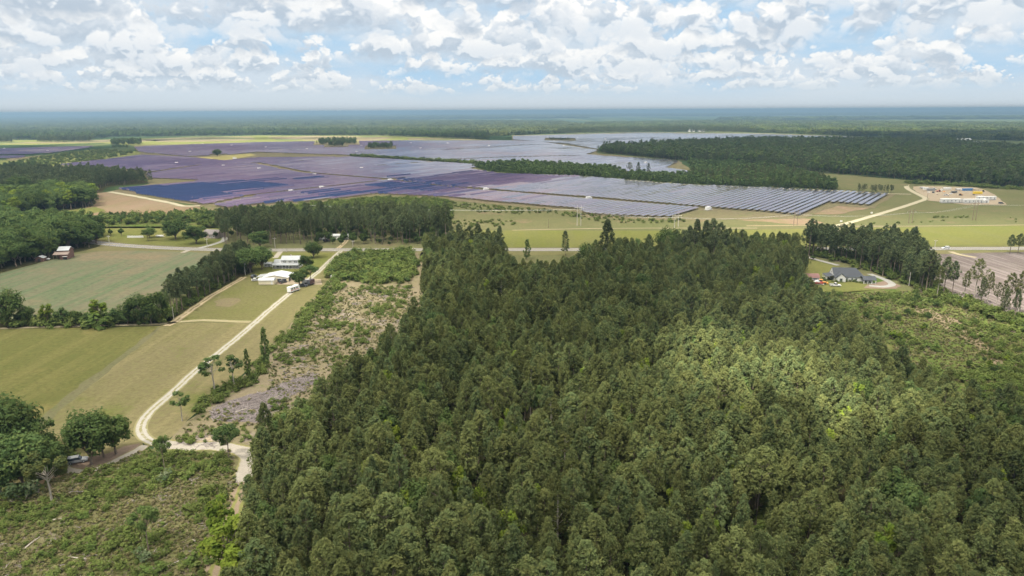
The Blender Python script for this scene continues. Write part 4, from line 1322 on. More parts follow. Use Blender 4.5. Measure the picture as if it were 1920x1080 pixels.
for bx, ty, lab in ((1893, 440, 'roadside pine at the right border, left one of three'), (1908, 438, 'roadside pine at the right border, middle one of three'), (1922, 441, 'roadside pine cut by the right border')):
    T(TALLS[2], bx, 476, ty, lab, 1.2, 'roadside_pine')
T(B3, 1524, 488, 478, 'clipped round dark bush beside the house drive', 1.6, 'round_bush')
T(B0, 1715, 348, 336, 'bushy green tree beside the gravel road near the compound', 1.2)
T(B2, 408, 293.5, 279, 'lone round tree standing amid the solar panels', 1.5)
for bx, by, ty, lab in ((1180, 328, 304, 'thin bare pine left of three among the far panels'), (1196, 329, 304, 'bushy topped pine in the middle of three among the far panels'), (1215, 328, 306, 'bushy topped pine on the right of three among the far panels')):
    T(OPENPINE if 'thin' in lab else LONEPINE, bx, by, ty, lab, 1.1, 'far_lone_pine')

# ---- shrubs
n_shr = 0
def shrub_field(px, step, hmin, hmax, kinds, prob=1.0, single=0, label='', group='', name='shrub', mass_name=None, field=None, rng=RNG):
    global n_shr
    P = fill_points(GP(px), step, 0.45, rng)
    P = P[np.array([(-80 < proj(p[0], p[1], 1)[0] < 2000) and proj(p[0], p[1], 1)[1] < 1110 for p in P], bool)]
    if field:
        v = np.array([mnoise.noise(Vector((p[0] * field[0], p[1] * field[0], field[1]))) for p in P])
        P = P[v > field[2]]
    P = P[rng.uniform(size=len(P)) < prob]
    H = rng.uniform(hmin, hmax, len(P))
    if single and len(P):
        size = H / np.hypot(P[:, 0], P[:, 1])
        order = np.argsort(-size)[:single]
        for i in order:
            q_ = proj(P[i, 0], P[i, 1])
            wh = (', below the thin pale tree' if q_[0] < 140 else ', left of the lone round tree' if q_[0] < 240 else ', around the lone round tree' if q_[0] < 320 else ', toward the pine forest') if q_[0] < 520 else (', by the house' if q_[1] < 600 else ', lower down') + (', near the pines' if q_[0] < 1720 else ', near the right border')
            wh = ('low ' if H[i] < (hmin + hmax) / 2 else 'high ') + label + wh + (', at the bottom' if q_[1] > 1000 else '')
            plant(kinds[int(rng.integers(0, len(kinds)))], name, P[i, 0], P[i, 1], H[i], wh, 'shrub', wh, wid=float(rng.uniform(0.9, 1.3)))
        m = np.ones(len(P), bool)
        m[order] = False
        P, H = P[m], H[m]
    if mass_name and len(P):
        mass(mass_name, P, kinds, H, 0.05, wid=1.1)


clearing_px = [(0, 925), (60, 908), (125, 890), (200, 872), (262, 848), (440, 850), (452, 900), (420, 1000), (395, 1085), (0, 1085), (-60, 1000)]
clearing_px2 = [(-60, 935), (60, 912), (125, 893), (200, 874), (262, 850), (432, 850), (445, 900), (412, 1000), (370, 1140), (-60, 1140)]
shrub_field(clearing_px2, 2.6, 0.8, 2.1, SHRUBS, 0.85, 190, 'green shrub in the rough clearing', 'shrubs in the clearing', 'clearing_shrub', 'clearing_shrubs', (0.075, 3.3, -0.10))
shrub_field([(215, 895), (262, 858), (330, 848), (430, 858), (432, 885), (330, 910), (240, 935)], 2.4, 1.2, 2.2, SHRUBS, 0.9, 60, 'thicket shrub under the sandy turn', 'shrubs in the thicket below the turn', 'thicket_shrub', 'thicket_shrubs')
shrub_field([(0, 955), (120, 935), (185, 925), (170, 950), (60, 985), (0, 1000)], 2.4, 1.0, 1.9, SHRUBS, 0.8, 25, 'shrub of the green band', 'shrubs in the left band', 'band_shrub', 'band_shrubs')
for bx, by, ty, lab in ((268, 1055, 1032, 'pale grey green bush below the lone round tree'), (312, 905, 885, 'pale grey green bush in front of the thicket'), (45, 940, 905, 'pale flowering bush left of the thin pale tree'), (392, 930, 905, 'dark rounded bush beside the grassy track')):
    plant_px(GREYSHRUB if 'pale' in lab else SHRUBS[3], 'pale_bush' if 'pale' in lab else 'dark_bush', bx, by, ty, lab, 'shrub')
tg = fill_points(GP(clearing_px2), 1.15)
tg = tg[np.array([-30 < proj(p[0], p[1])[0] < 1000 and proj(p[0], p[1])[1] < 1100 for p in tg])]
mass('tall_grass', tg, TUFTS, 0.5, 0.35, wid=1.1, z=0.1)
# scrub along the track and in the clear-cut
shrub_field([(395, 770), (360, 782), (372, 755), (420, 728), (470, 700), (495, 668), (505, 690), (480, 720), (440, 735)], 2.6, 1.4, 3.0, SHRUBS, 0.9, 0, mass_name='trackside_scrub')
shrub_field([(496, 668), (528, 628), (560, 594), (600, 548), (620, 526), (660, 524), (640, 545), (592, 592), (560, 628), (520, 672)], 2.8, 1.4, 3.2, SHRUBS, 0.6, 0, mass_name='edge_scrub')
cc = [(600, 560), (640, 540), (765, 535), (788, 565), (780, 610), (740, 670), (665, 735), (585, 800), (520, 840), (500, 800), (500, 735), (510, 690), (545, 640)]
shrub_field(cc, 3.2, 0.8, 2.2, SHRUBS, 0.8, 0, mass_name='clearcut_shrubs', field=(0.06, 8.1, 0.0))
shrub_field(cc, 2.0, 0.4, 0.7, TUFTS, 0.8, 0, mass_name='clearcut_grass')
shrub_field([(640, 482), (668, 474), (778, 474), (776, 500), (768, 532), (700, 534), (640, 528), (612, 522), (622, 505)], 3.6, 2.6, 5.0, SHRUBS + [BROADS[3]], 0.95, 0, mass_name='roadside_thicket')
shrub_field([(400, 772), (470, 742), (560, 715), (560, 722), (470, 780), (400, 785)], 5.5, 0.4, 0.9, TUFTS, 0.5, 0, mass_name='slash_grass')
shrub_field([(318, 835), (350, 815), (400, 800), (470, 790), (470, 832), (420, 836)], 2.6, 0.7, 1.8, SHRUBS, 0.7, 0, mass_name='turn_scrub')
shrub_field([(395, 775), (360, 790), (330, 815), (400, 800), (470, 800), (478, 770), (430, 760)], 2.0, 0.4, 1.0, TUFTS + SHRUBS[:1], 0.7, 0, mass_name='turn_grass')
def sticks(name, px, step, prob, hs=1.0):
    P = fill_points(GP(px), step, 0.48)
    P = P[RNG.uniform(size=len(P)) < prob]
    P = P[np.array([proj(p[0], p[1])[1] < 1100 and -40 < proj(p[0], p[1])[0] < 1960 for p in P], bool)]
    mass(name, P, STICKS, hs, 0.3, z=0.12)


sticks('slash_branches', [(395, 772), (430, 752), (492, 738), (560, 708), (600, 702), (560, 735), (505, 768), (480, 792), (392, 786)], 1.5, 0.85)
sticks('slash_branches', cc, 5.5, 0.5)
sticks('slash_branches', clearing_px2, 4.5, 0.4, 0.9)
sticks('slash_branches', [(325, 838), (350, 820), (400, 816), (425, 832), (390, 842)], 1.8, 0.6, 0.7)
logs = [(146, 1048, 'by the bottom edge'), (335, 1055, 'right of the lone round tree'), (300, 905, 'below the thicket'), (120, 975, 'left of the lone round tree'), (395, 965, 'beside the grassy track'), (230, 985, 'above the lone round tree'), (60, 1020, 'near the left border'), (355, 1010, 'between the lone round tree and the forest'),
        (455, 770, 'on the slash heap'), (520, 745, 'at the far end of the slash heap'), (620, 640, 'in the middle of the clear-cut'), (680, 600, 'in the upper clear-cut'), (560, 690, 'at the left edge of the clear-cut'), (370, 825, 'on the bare sand')]
for i, (x, y, w) in enumerate(logs):
    g = G(x, y)
    V, F = tube_np([(-2.4, 0, 0.16), (-0.4, 0.1, 0.2), (2.2, -0.05, 0.14)], [0.19, 0.16, 0.09], 7)
    o = obj('fallen_log', mesh_np('fallen_log', V, F, [M_palebark]))
    o.location = (g[0], g[1], 0.12)
    o.rotation_euler = (0, 0, RNG.uniform(0, 3.1))
    tag(o, 'pale grey fallen log lying ' + w, 'log', 'fallen logs')
# regrowth right of the forest
rg = [(1515, 556), (1560, 552), (1690, 546), (1735, 555), (1800, 565), (1930, 605), (2040, 630), (2040, 815), (1960, 812), (1870, 798), (1780, 765), (1690, 708), (1600, 655), (1566, 595)]
shrub_field(rg, 3.0, 1.2, 3.0, SHRUBS, 0.7, 0, mass_name='regrowth', field=(0.05, 5.2, 0.06))
shrub_field(rg, 2.0, 0.5, 0.9, TUFTS, 0.85, 0, mass_name='regrowth_grass')
shrub_field(rg, 7.5, 2.6, 4.6, [BROADS[1], BROADS[3], LIMES[1]], 0.5, 70, 'young leafy tree in the regrowth', 'young trees in the regrowth', 'young_tree', 'regrowth_trees', (0.03, 5.2, -0.05))
shrub_field([(1720, 545), (1790, 558), (1930, 600), (1990, 640), (1930, 622), (1840, 590), (1760, 566)], 3.2, 2.2, 4.2, SHRUBS, 0.9, 0, mass_name='cutover_edge_scrub')
# regrowth north of the road
shrub_field([(430, 424), (430, 400), (480, 392), (587, 384), (705, 372), (780, 373), (842, 377), (850, 392), (845, 420), (700, 418)], 5.0, 2.5, 4.8, SHRUBS + [BROADS[3]], 0.95, 0, mass_name='north_thicket')
shrub_field([(845, 428), (848, 380), (930, 386), (1085, 400), (1200, 412), (1300, 413), (1280, 418), (1100, 420), (960, 424)], 6.5, 1.2, 2.6, SHRUBS, 0.8, 0, mass_name='meadow_scrub', field=(0.02, 1.2, -0.05))
shrub_field([(190, 424), (188, 404), (260, 408), (330, 402), (418, 398), (418, 426), (300, 420)], 6.0, 3.5, 6.5, [BROADS[3], BROADS[1]] + SHRUBS[:1], 0.95, 0, mass_name='north_hedge')
shrub_field([(1745, 408), (1815, 405), (1818, 409), (1745, 411)], 5, 1.2, 2.2, SHRUBS, 0.8, 0, mass_name='meadow_bushes')
shrub_field([(1590, 420), (1920, 408), (1920, 419), (1590, 423)], 7, 0.6, 1.6, SHRUBS, 0.5, 0, mass_name='east_meadow_scrub', field=(0.02, 7.7, 0.05))

shrub_field([(-30, 616), (0, 606), (150, 602), (318, 597), (322, 605), (150, 613), (-30, 619)], 3.6, 2.6, 6.0, SHRUBS + [BROADS[3], BROADS[0]], 0.95, 0, mass_name='hedge_undergrowth')
shrub_field([(325, 598), (392, 550), (455, 514), (470, 498), (440, 494), (395, 520), (310, 590)], 3.6, 1.5, 4.0, SHRUBS, 0.8, 0, mass_name='belt_scrub')
shrub_field([(-30, 920), (60, 905), (125, 890), (150, 862), (120, 850), (60, 850), (-40, 860)], 4.0, 2.5, 6.0, SHRUBS + [BROADS[3]], 0.9, 0, mass_name='grove_undergrowth')
# ---- woods further off
def wood(name, px, step, kinds, h, hvar=0.15, wid=1.0, label=None):
    mass(name, fill_points(GP(px), step, 0.4), kinds, h, hvar, label, wid)


wood('west_wood', [(-140, 432), (0, 426), (100, 424), (184, 444), (187, 461), (130, 472), (102, 482), (62, 492), (0, 508), (-140, 540)], 7.0, BROADS, 15, 0.2, 1.05, 'dark broadleaf wood left of the barn')
wood('west_wood_lime', [(-60, 430), (60, 440), (70, 470), (0, 498), (-60, 510)], 17.0, LIMES, 16, 0.15, 1.6)
wood('northwest_wood', [(-200, 374), (0, 372), (150, 368), (178, 369), (178, 387), (102, 397), (0, 407), (-200, 416)], 8.5, BROADS + LIMES[:1], 16, 0.2, 1.2, 'leafy wood beyond the brown soil')
wood('west_pines', [(-300, 336), (0, 334), (85, 328), (200, 332), (250, 337), (286, 343.5), (207, 348.5), (188, 354), (178, 366), (0, 371), (-300, 376)], 7.5, FARTALLS, 17, 0.12, 1.0, 'dark pine plantation left of the solar farm')
wood('young_plantation', [(885, 312), (905, 310), (960, 306.5), (1010, 308), (1155, 316.5), (1160, 324), (1270, 331), (1300, 326), (1292, 305), (1330, 303), (1440, 312), (1530, 330), (1568, 356), (1440, 351.5), (1285, 345.5), (1160, 335.5), (1077, 329.5), (960, 327), (915, 321)], 7.0, YOUNG, 6.0, 0.3, 1.7, 'young plantation between the panel fields')
wood('plantation_stems', [(1290, 330), (1440, 318), (1535, 332), (1568, 355), (1440, 351), (1330, 346)], 17.0, [OPENPINE], 11.0, 0.2, 0.8)
wood('plantation_rim', [(1440, 335), (1530, 335), (1568, 350), (1568, 357), (1440, 351.8)], 7.0, FARBROADS, 9.0, 0.2, 0.9)
wood('conifer_row', [(1608, 357.5), (1672, 361), (1672, 364), (1608, 361)], 6, FARTALLS, 9, 0.1, 0.9)
wood('east_forest', [(1126, 286.5), (1210, 294.5), (1285, 301), (1440, 311), (1515, 321), (1620, 329), (1705, 336.5), (1752, 341), (1920, 353), (2060, 364), (2060, 292), (1920, 286), (1830, 279), (1770, 270), (1440, 268), (1260, 274), (1210, 279), (1132, 282)], 9.0, FARTALLS + FARBROADS, 17, 0.15, 1.15, 'wide dark forest on the right beyond the panels')
wood('east_forest_rim', [(1130, 285.5), (1285, 300), (1440, 310), (1515, 320), (1705, 335.5), (1920, 352), (1920, 356), (1752, 343), (1705, 338.5), (1515, 323), (1440, 312.5), (1285, 302.5), (1120, 287)], 9.0, FARTALLS + FARBROADS[:1], 15, 0.2, 1.0)
wood('forest_skirt', [(1700, 342), (1760, 343.5), (1920, 355), (1920, 358), (1760, 347), (1700, 345)], 5.0, SHRUBS, 3.0, 0.3, 1.3)
for i, px in enumerate(([(208, 273), (264, 272), (264, 267), (210, 267)], [(594, 272), (668, 271), (668, 265), (600, 266)], [(612, 274.5), (648, 274), (645, 276), (612, 276)], [(690, 280), (735, 279.5), (738, 276), (692, 275)], [(1030, 263), (1072, 264), (1070, 261.5), (1030, 260.5)], [(208, 278), (240, 278), (240, 275), (210, 275)])):
    wood('panel_copse', px, 12, FARTALLS + FARBROADS, 13 if i < 4 else 6, 0.2, 1.0, 'small dark copse left standing among the solar panels')
wood('light_treeline', [(-150, 262), (170, 262), (210, 257), (330, 256), (480, 253.5), (720, 255), (915, 262.5), (918, 256), (880, 250), (700, 247), (300, 248), (-150, 251)], 17, FARBROADS + FARTALLS[:1], 17, 0.15, 1.5, 'light green line of trees behind the pale field')
wood('west_block', [(70, 267), (172, 266), (172, 262), (74, 262)], 12, FARTALLS, 17, 0.1, 1.2)
wood('corner_block', [(-60, 268), (22, 267), (22, 263), (-60, 263)], 12, FARTALLS, 17, 0.1, 1.2)
wood('hedge_line', [(655, 293.5), (756, 299.5), (905, 309), (900, 306.5), (756, 297.5), (660, 292)], 6, SHRUBS[:1] + FARBROADS[:1], 5.0, 0.25, 1.2)
wood('ridge_wood', [(1045, 251), (1190, 248.5), (1300, 248), (1420, 249), (1420, 244), (1300, 242), (1150, 244), (1045, 247)], 14, FARTALLS, 18, 0.1, 1.3, 'dark wood behind the far panels')
wood('scrub_west', [(40, 300), (95, 291), (175, 281), (260, 285), (195, 299), (112, 309), (20, 317)], 13, YOUNG + SHRUBS[:1], 3.5, 0.4, 1.5)
wood('scrub_west_dark', [(-100, 318), (60, 309), (75, 313), (0, 322), (-100, 326)], 9, FARBROADS, 8, 0.3, 1.0)


CLEARINGS = [np.array(GP(p)) for p in ([(640, 240), (1120, 238.5), (1120, 237), (640, 238.4)], [(1160, 246.5), (1330, 241), (1330, 239.4), (1150, 244)], [(1300, 235.5), (1600, 234.2), (1600, 232.9), (1300, 234)], [(1500, 244), (1800, 246.5), (1800, 244.8), (1500, 242.6)],
                                     [(60, 243), (420, 242), (420, 240.8), (60, 241.6)], [(1640, 230), (2100, 229), (2100, 228), (1640, 228.8)], [(0, 234), (240, 233.4), (240, 232.4), (0, 233)], [(1820, 254), (2000, 256), (2000, 253.5), (1820, 252)])]


def canopy(name, px, step, kinds, hs=1.0, label=None):
    P = fill_points(GP(px), step, 0.35)
    for c in CLEARINGS:
        P = P[~inside(P, c)]
    mass(name, P, kinds, kinds[0].h * hs, 0.12, label, 1.0)


canopy('far_woods_west', [(-250, 251), (300, 248), (700, 246.5), (900, 249), (920, 256), (1045, 250), (1150, 243), (1040, 230), (500, 226), (-250, 230)], 34, CL_DARK, 1.1, 'far dark woods on the left')
canopy('far_woods_east', [(1150, 246), (1300, 242), (1430, 249), (1640, 256), (1780, 261), (2150, 270), (2150, 240), (1900, 233), (1400, 228), (1100, 232)], 36, CL_LIGHT + CL_DARK, 1.0, 'far mixed woods on the right')
for i, c in enumerate(CLEARINGS):
    sheet('far_field', None, M_yellowgreen if i % 2 else M_pale, 0.3, 80, 14, world_pts=list(c))
for i, (y0, y1, x0, x1, st) in enumerate(((229, 225.5, -300, 1100, 60), (224, 221.5, -300, 700, 80), (221.5, 219, 500, 2100, 90), (226, 223, 1350, 2200, 70), (218, 216, 900, 2200, 120), (219, 217.5, -300, 500, 110))):
    P = fill_points(GP([(x0, y0), (x1, y0 - (x1 - x0) * 0.0052), (x1, y1 - (x1 - x0) * 0.0052), (x0, y1)]), st, 0.4)
    mass('horizon_woods', P, CL_DARK if i % 2 == 0 else CL_LIGHT + CL_DARK[:1], 17 * 1.1, 0.15, 'dark strip of woods along the horizon', st / 40.0)

# ================================================================== SOLAR FARM
ROW_AZ = rad(36.8)
RV = np.array([math.sin(ROW_AZ), math.cos(ROW_AZ)])      # along the rows
RN = np.array([math.cos(ROW_AZ), -math.sin(ROW_AZ)])     # across the rows
PITCH_M, TABLE_W = 6.2, 4.0


def panel_mat():
    m, n = new_mat('solar_glass')
    tcn = n.n('ShaderNodeTexCoord')
    pos = n.n('ShaderNodeNewGeometry').outputs['Position']
    a = n.noise(pos, 0.05, 2, 0.5)
    col = n.mix(a, (0.010, 0.011, 0.032), (0.018, 0.013, 0.032))
    # blue cells under coated glass: sheen painted into the tint by view angle, from navy (seen squarely) over mauve to white (seen along it)
    geo = n.n('ShaderNodeNewGeometry')
    cosv = n.n('ShaderNodeVectorMath', operation='DOT_PRODUCT', ins={0: geo.outputs['Normal'], 1: geo.outputs['Incoming']}).outputs['Value']
    rp = n.n('ShaderNodeValToRGB', ins={'Fac': cosv})
    e = rp.color_ramp.elements
    e[0].position, e[0].color = 0.10, (1.0, 0.97, 1.0, 1)
    e[1].position, e[1].color = 0.50, (0.045, 0.085, 0.20, 1)
    for pos_, c_ in ((0.17, (0.94, 0.87, 0.91, 1)), (0.25, (0.92, 0.72, 0.76, 1)), (0.36, (0.66, 0.45, 0.60, 1))):
        el = e.new(pos_)
        el.color = c_
    fr = n.n('ShaderNodeFresnel', ins={'IOR': 2.5}).outputs[0]
    d_ = n.n('ShaderNodeBsdfDiffuse', ins={'Color': col})
    g_ = n.n('ShaderNodeBsdfGlossy', ins={'Color': rp.outputs[0], 'Roughness': 0.16})
    out(n, n.n('ShaderNodeMixShader', ins={0: n.math('MULTIPLY', fr, 1.4, clamp=True), 1: d_.outputs[0], 2: g_.outputs[0]}).outputs[0])
    return m


M_panel = panel_mat()
M_frame = plain('panel_frame', (0.45, 0.46, 0.47), 0.5, 0.6)
main_poly = GP([(112, 310), (195, 301), (262, 292), (350, 296), (420, 303), (480, 297), (655, 295.5), (756, 301.5), (905, 310.5), (880, 318), (942, 328.5), (1077, 331.5), (1160, 338), (1285, 348), (1440, 354), (1590, 361), (1671, 366),
                (1636, 387.5), (1570, 382), (1550, 382), (1499, 405.5), (1440, 399.5), (1318, 393), (1310, 392), (1262, 409.5), (1185, 408), (1097, 403), (1085, 394), (930, 380.5), (842, 371.5), (705, 364.5), (587, 378.5), (480, 384.5), (425, 391), (380, 385.5), (375, 384),
                (209, 357), (362, 344), (375, 339), (275, 335), (275, 322), (150, 314)])
upper_poly = GP([(262, 286), (250, 276), (480, 268), (600, 266), (767, 264.5), (960, 264.5), (1010, 266), (1122, 283), (1097, 291), (1160, 295.5), (1262, 301), (1272, 304.5), (1247, 316), (1302, 324), (1270, 329), (1160, 322), (1155, 315), (1010, 305.5), (960, 304.5),
                 (908, 308), (756, 298), (655, 292), (480, 286), (430, 291), (350, 294)])
far_poly = GP([(962, 262.5), (962, 256), (1080, 252.5), (1197, 249.5), (1440, 252), (1612, 258.5), (1440, 260.5), (1285, 262), (1210, 270), (1130, 273), (1122, 281), (1060, 270)])
left_poly = GP([(-60, 283), (0, 280), (175, 275), (160, 278.5), (95, 287.5), (47, 290), (-60, 291)])
left2_poly = GP([(-60, 294), (47, 293.5), (40, 297), (-60, 299)])
# lanes without panels (world lines, half width)
lanes = [([(275, 326), (375, 311), (480, 307)], 8), ([(480, 307), (575, 326), (732, 339)], 7), ([(375, 390), (480, 367), (604, 353), (717, 340), (760, 335)], 6),
         ([(732, 339), (830, 351), (911, 357), (960, 362), (1104, 373), (1210, 382), (1320, 392), (1440, 401)], 5.0),
         ([(705, 312), (780, 307), (830, 303.5)], 5), ([(655, 294), (480, 311), (375, 319)], 5), ([(830, 283), (930, 277), (1000, 272)], 8), ([(660, 288), (850, 280), (917, 275), (1010, 272)], 6),
         ([(262, 289), (420, 284), (560, 282)], 7), ([(850, 300), (960, 296), (1080, 293)], 8)]
lane_w = [(GP(l), w) for l, w in lanes]
copse_w = [np.array(GP(p)) for p in ([(205, 280), (270, 276), (270, 264), (205, 266)], [(585, 274), (675, 273), (672, 262), (592, 263)], [(605, 278), (655, 277), (652, 273), (608, 273)], [(682, 282), (744, 281), (742, 274), (684, 274)], [(392, 296), (430, 295), (425, 290), (392, 290)], [(1020, 264.5), (1080, 265), (1078, 260), (1022, 259.5)])]


def near_lane(P):
    bad = np.zeros(len(P), bool)
    for line, w in lane_w:
        for a, b in zip(line[:-1], line[1:]):
            ab = b - a
            t = np.clip(((P - a) @ ab) / (ab @ ab), 0, 1)
            bad |= np.hypot(*(P - (a + t[:, None] * ab)).T) < w
    for c in copse_w:
        bad |= inside(P, c)
    return bad


tables = []       # (x, y, length, tilt)
for poly, seg, gap in ((main_poly, 47.0, 0.9), (upper_poly, 60.0, 1.2), (far_poly, 90.0, 1.5), (left_poly, 90, 3), (left2_poly, 90, 3)):
    poly = np.array(poly)
    u, v = poly @ RN, poly @ RV
    step = 2.0
    for k in range(int(u.min() // PITCH_M), int(u.max() // PITCH_M) + 1):
        vs = np.arange(v.min(), v.max(), step)
        P = np.outer(np.full(len(vs), k * PITCH_M), RN) + np.outer(vs, RV)
        ok = inside(P, poly)
        if not ok.any():
            continue
        ok &= ~near_lane(P)
        cell = np.floor(vs / seg).astype(int)
        i = 0
        while i < len(vs):
            if not ok[i]:
                i += 1
                continue
            j = i
            while j + 1 < len(vs) and ok[j + 1] and cell[j + 1] == cell[i]:
                j += 1
            a, b = vs[i], vs[j] + step
            if i > 0 and ok[i - 1] and cell[i - 1] != cell[i]:
                a = cell[i] * seg + gap / 2
            if j + 1 < len(vs) and ok[j + 1] and cell[j + 1] != cell[i]:
                b = (cell[i] + 1) * seg - gap / 2
            if b - a > 7:
                mid = (a + b) / 2
                c = k * PITCH_M * RN + mid * RV
                tables.append((c[0], c[1], b - a))
            i = j + 1
tables = np.array(tables)
NT_ = len(tables)
block = np.array([mnoise.noise(Vector((t[0] * 0.0035, t[1] * 0.0035, 4.2))) for t in tables])
# tilts shaped for reflected colour: flatter east, steeper west, middle and corner blocks turned up
TILT = np.clip(np.interp(tables[:, 0], (-420, -100, 180), (17.0, 10.0, 2.0)), 0, 20) + block * 6.0 + RNG.normal(size=NT_) * 2.6 + 3.5 * np.array([mnoise.noise(Vector((t[0] * 0.012, t[1] * 0.009, 1.2))) for t in tables])
gb = G(870, 343)
rel = tables[:, :2] - gb
el_ = np.hypot((rel @ RN) / 85.0, (rel @ RV) / 230.0) + 0.35 * np.array([mnoise.noise(Vector((t[0] * 0.02, t[1] * 0.02, 8.8))) for t in tables]) + RNG.normal(size=NT_) * 0.22
TILT += 26.0 * np.clip((1.15 - el_) / 0.55, 0, 1)
gc = G(290, 368)
rel = tables[:, :2] - gc
el_ = np.hypot((rel @ RN) / 85.0, (rel @ RV) / 165.0) + RNG.normal(size=NT_) * 0.20
TILT += 24.0 * np.clip((1.15 - el_) / 0.5, 0, 1)
TILT = np.radians(TILT)
AXH = 1.9


def table_verts(L, tilt, sag=0.0):
    """one table: a thin slab of glass on its axle, turned about the axle"""
    h, t = TABLE_W / 2, 0.06
    c, s = math.cos(tilt), math.sin(tilt)
    vv = []
    for zz in (-t / 2, t / 2):
        for xx in (-h, h):
            for yy in (-L / 2, L / 2):
                vv.append((xx * c + zz * s, yy, AXH - xx * s + zz * c))
    return np.array(vv)


TF = np.array([(4, 6, 7, 5), (0, 1, 3, 2), (0, 2, 6, 4), (1, 5, 7, 3), (0, 4, 5, 1), (2, 3, 7, 6)])
rotz = -ROW_AZ
cr, sr = math.cos(rotz), math.sin(rotz)
d = np.array([proj(t[0], t[1])[2] for t in tables])
inview = np.array([-20 < proj(t[0], t[1])[0] < 1940 for t in tables])
big = np.argsort(np.where(inview, d / tables[:, 2], 1e9))[:300]
isbig = np.zeros(NT_, bool)
isbig[big] = True


def box_np(x0, x1, y0, y1, z0, z1):
    V = np.array([(x, y, z) for z in (z0, z1) for x in (x0, x1) for y in (y0, y1)], float)
    return V, TF


tmesh = {}
for i in big:
    x, y, L = tables[i]
    key = (round(L * 2) / 2, round(math.degrees(TILT[i])))
    if key not in tmesh:
        tmesh[key] = mesh_np('solar_table', table_verts(key[0], rad(key[1])), TF, [M_panel, M_frame], [0, 1, 1, 1, 1, 1])
        parts = [tube_np([(0, -key[0] / 2, AXH - 0.12), (0, key[0] / 2, AXH - 0.12)], [0.09, 0.09], 6)]
        for q in np.linspace(-key[0] / 2 + 2, key[0] / 2 - 2, max(2, int(key[0] // 7))):
            parts.append(box_np(-0.08, 0.08, q - 0.08, q + 0.08, 0, AXH - 0.15))
        V, F = merge(parts)
        tmesh[key, 'p'] = mesh_np('support_posts', V, F, [M_frame])
    o = obj('solar_table', tmesh[key])
    o.location = (x, y, 0.2)
    o.rotation_euler = (0, 0, rotz)
    px = proj(x, y)[0]
    side = 'lower' if proj(x, y)[1] > 385 else 'upper'
    lab, grp = ((f'long bluish white solar panel row in the {side} right of the solar farm', f'{side} right panel rows') if px > 1300 else
                ('long grey violet solar panel row at the near edge of the solar farm', 'near middle panel rows') if px > 900 else
                ('long violet solar panel row in the near left of the solar farm', 'near left panel rows'))
    tag(o, lab, 'solar panel', grp)
    p = obj('support_frame', tmesh[key, 'p'], o)
    p['kind'] = 'stuff'
Vs, Fs = [], []
o_ = 0
for i in np.where(~isbig)[0]:
    x, y, L = tables[i]
    v = table_verts(L, TILT[i])
    w = np.stack([v[:, 0] * cr - v[:, 1] * sr + x, v[:, 0] * sr + v[:, 1] * cr + y, v[:, 2] + 0.2], 1)
    Vs.append(w)
    Fs.append(TF + o_)
    o_ += 8
far_tables = obj('solar_panels', mesh_np('solar_panels', np.concatenate(Vs), np.concatenate(Fs), [M_panel, M_frame], np.tile([0, 1, 1, 1, 1, 1], len(Vs))))
tag(far_tables, 'rows of solar panels in the far part of the solar farm', None, None, 'stuff')
print('tables', NT_)

# ================================================================== BUILDINGS, VEHICLES, POLES
W_wall = plain('white_siding', (0.55, 0.55, 0.535), 0.6, var=0.05)
W_trim = plain('white_trim', (0.68, 0.68, 0.67), 0.5, var=0.03)
R_grey = ribbed('grey_metal_roof', (0.30, 0.315, 0.33), 'X', 0.45, 0.4)
R_white = ribbed('white_metal_roof', (0.46, 0.47, 0.475), 'X', 0.45, 0.4)
R_dark = plain('dark_shingles', (0.040, 0.045, 0.055), 0.85, var=0.2, scale=4)
R_brown = plain('brown_shingles', (0.16, 0.14, 0.14), 0.85, var=0.2, scale=4)
R_red = plain('dull_red_roof', (0.17, 0.085, 0.075), 0.8, var=0.25, scale=2)
R_rust = ribbed('weathered_tin', (0.20, 0.15, 0.125), 'X', 0.5, 0.6)
W_beige = ribbed('beige_metal_wall', (0.60, 0.54, 0.40), 'X', 0.35, 0.5)
W_barn = plain('barn_boards', (0.115, 0.062, 0.050), 0.9, var=0.3, scale=2)
W_brick = plain('grey_brown_wall', (0.33, 0.28, 0.25), 0.85, var=0.15, scale=3)
GLASS = plain('dark_glass', (0.03, 0.04, 0.05), 0.12, var=0.05)
DARK = plain('dark_parts_and_shade', (0.03, 0.03, 0.032), 0.9)  # near black, for dark parts and the shade inside openings
TYRE = plain('tyre_rubber', (0.03, 0.03, 0.03), 0.9)
WOOD = plain('pole_wood', (0.16, 0.12, 0.09), 0.9, var=0.2)
PALEWOOD = plain('pale_pole', (0.42, 0.40, 0.37), 0.8, var=0.15)
STEEL = plain('galvanised_steel', (0.50, 0.51, 0.52), 0.4, 0.4)
PAINT = {c: plain(c + '_paint', v, 0.35, var=0.05) for c, v in {
    'white': (0.62, 0.62, 0.615), 'dark': (0.05, 0.055, 0.065), 'silver': (0.45, 0.46, 0.48), 'orange': (0.62, 0.26, 0.05), 'maroon': (0.07, 0.035, 0.04), 'red': (0.45, 0.06, 0.04),
    'blue': (0.05, 0.16, 0.36), 'yellow': (0.65, 0.47, 0.04), 'grey': (0.22, 0.23, 0.24), 'tan': (0.45, 0.38, 0.28)}.items()}


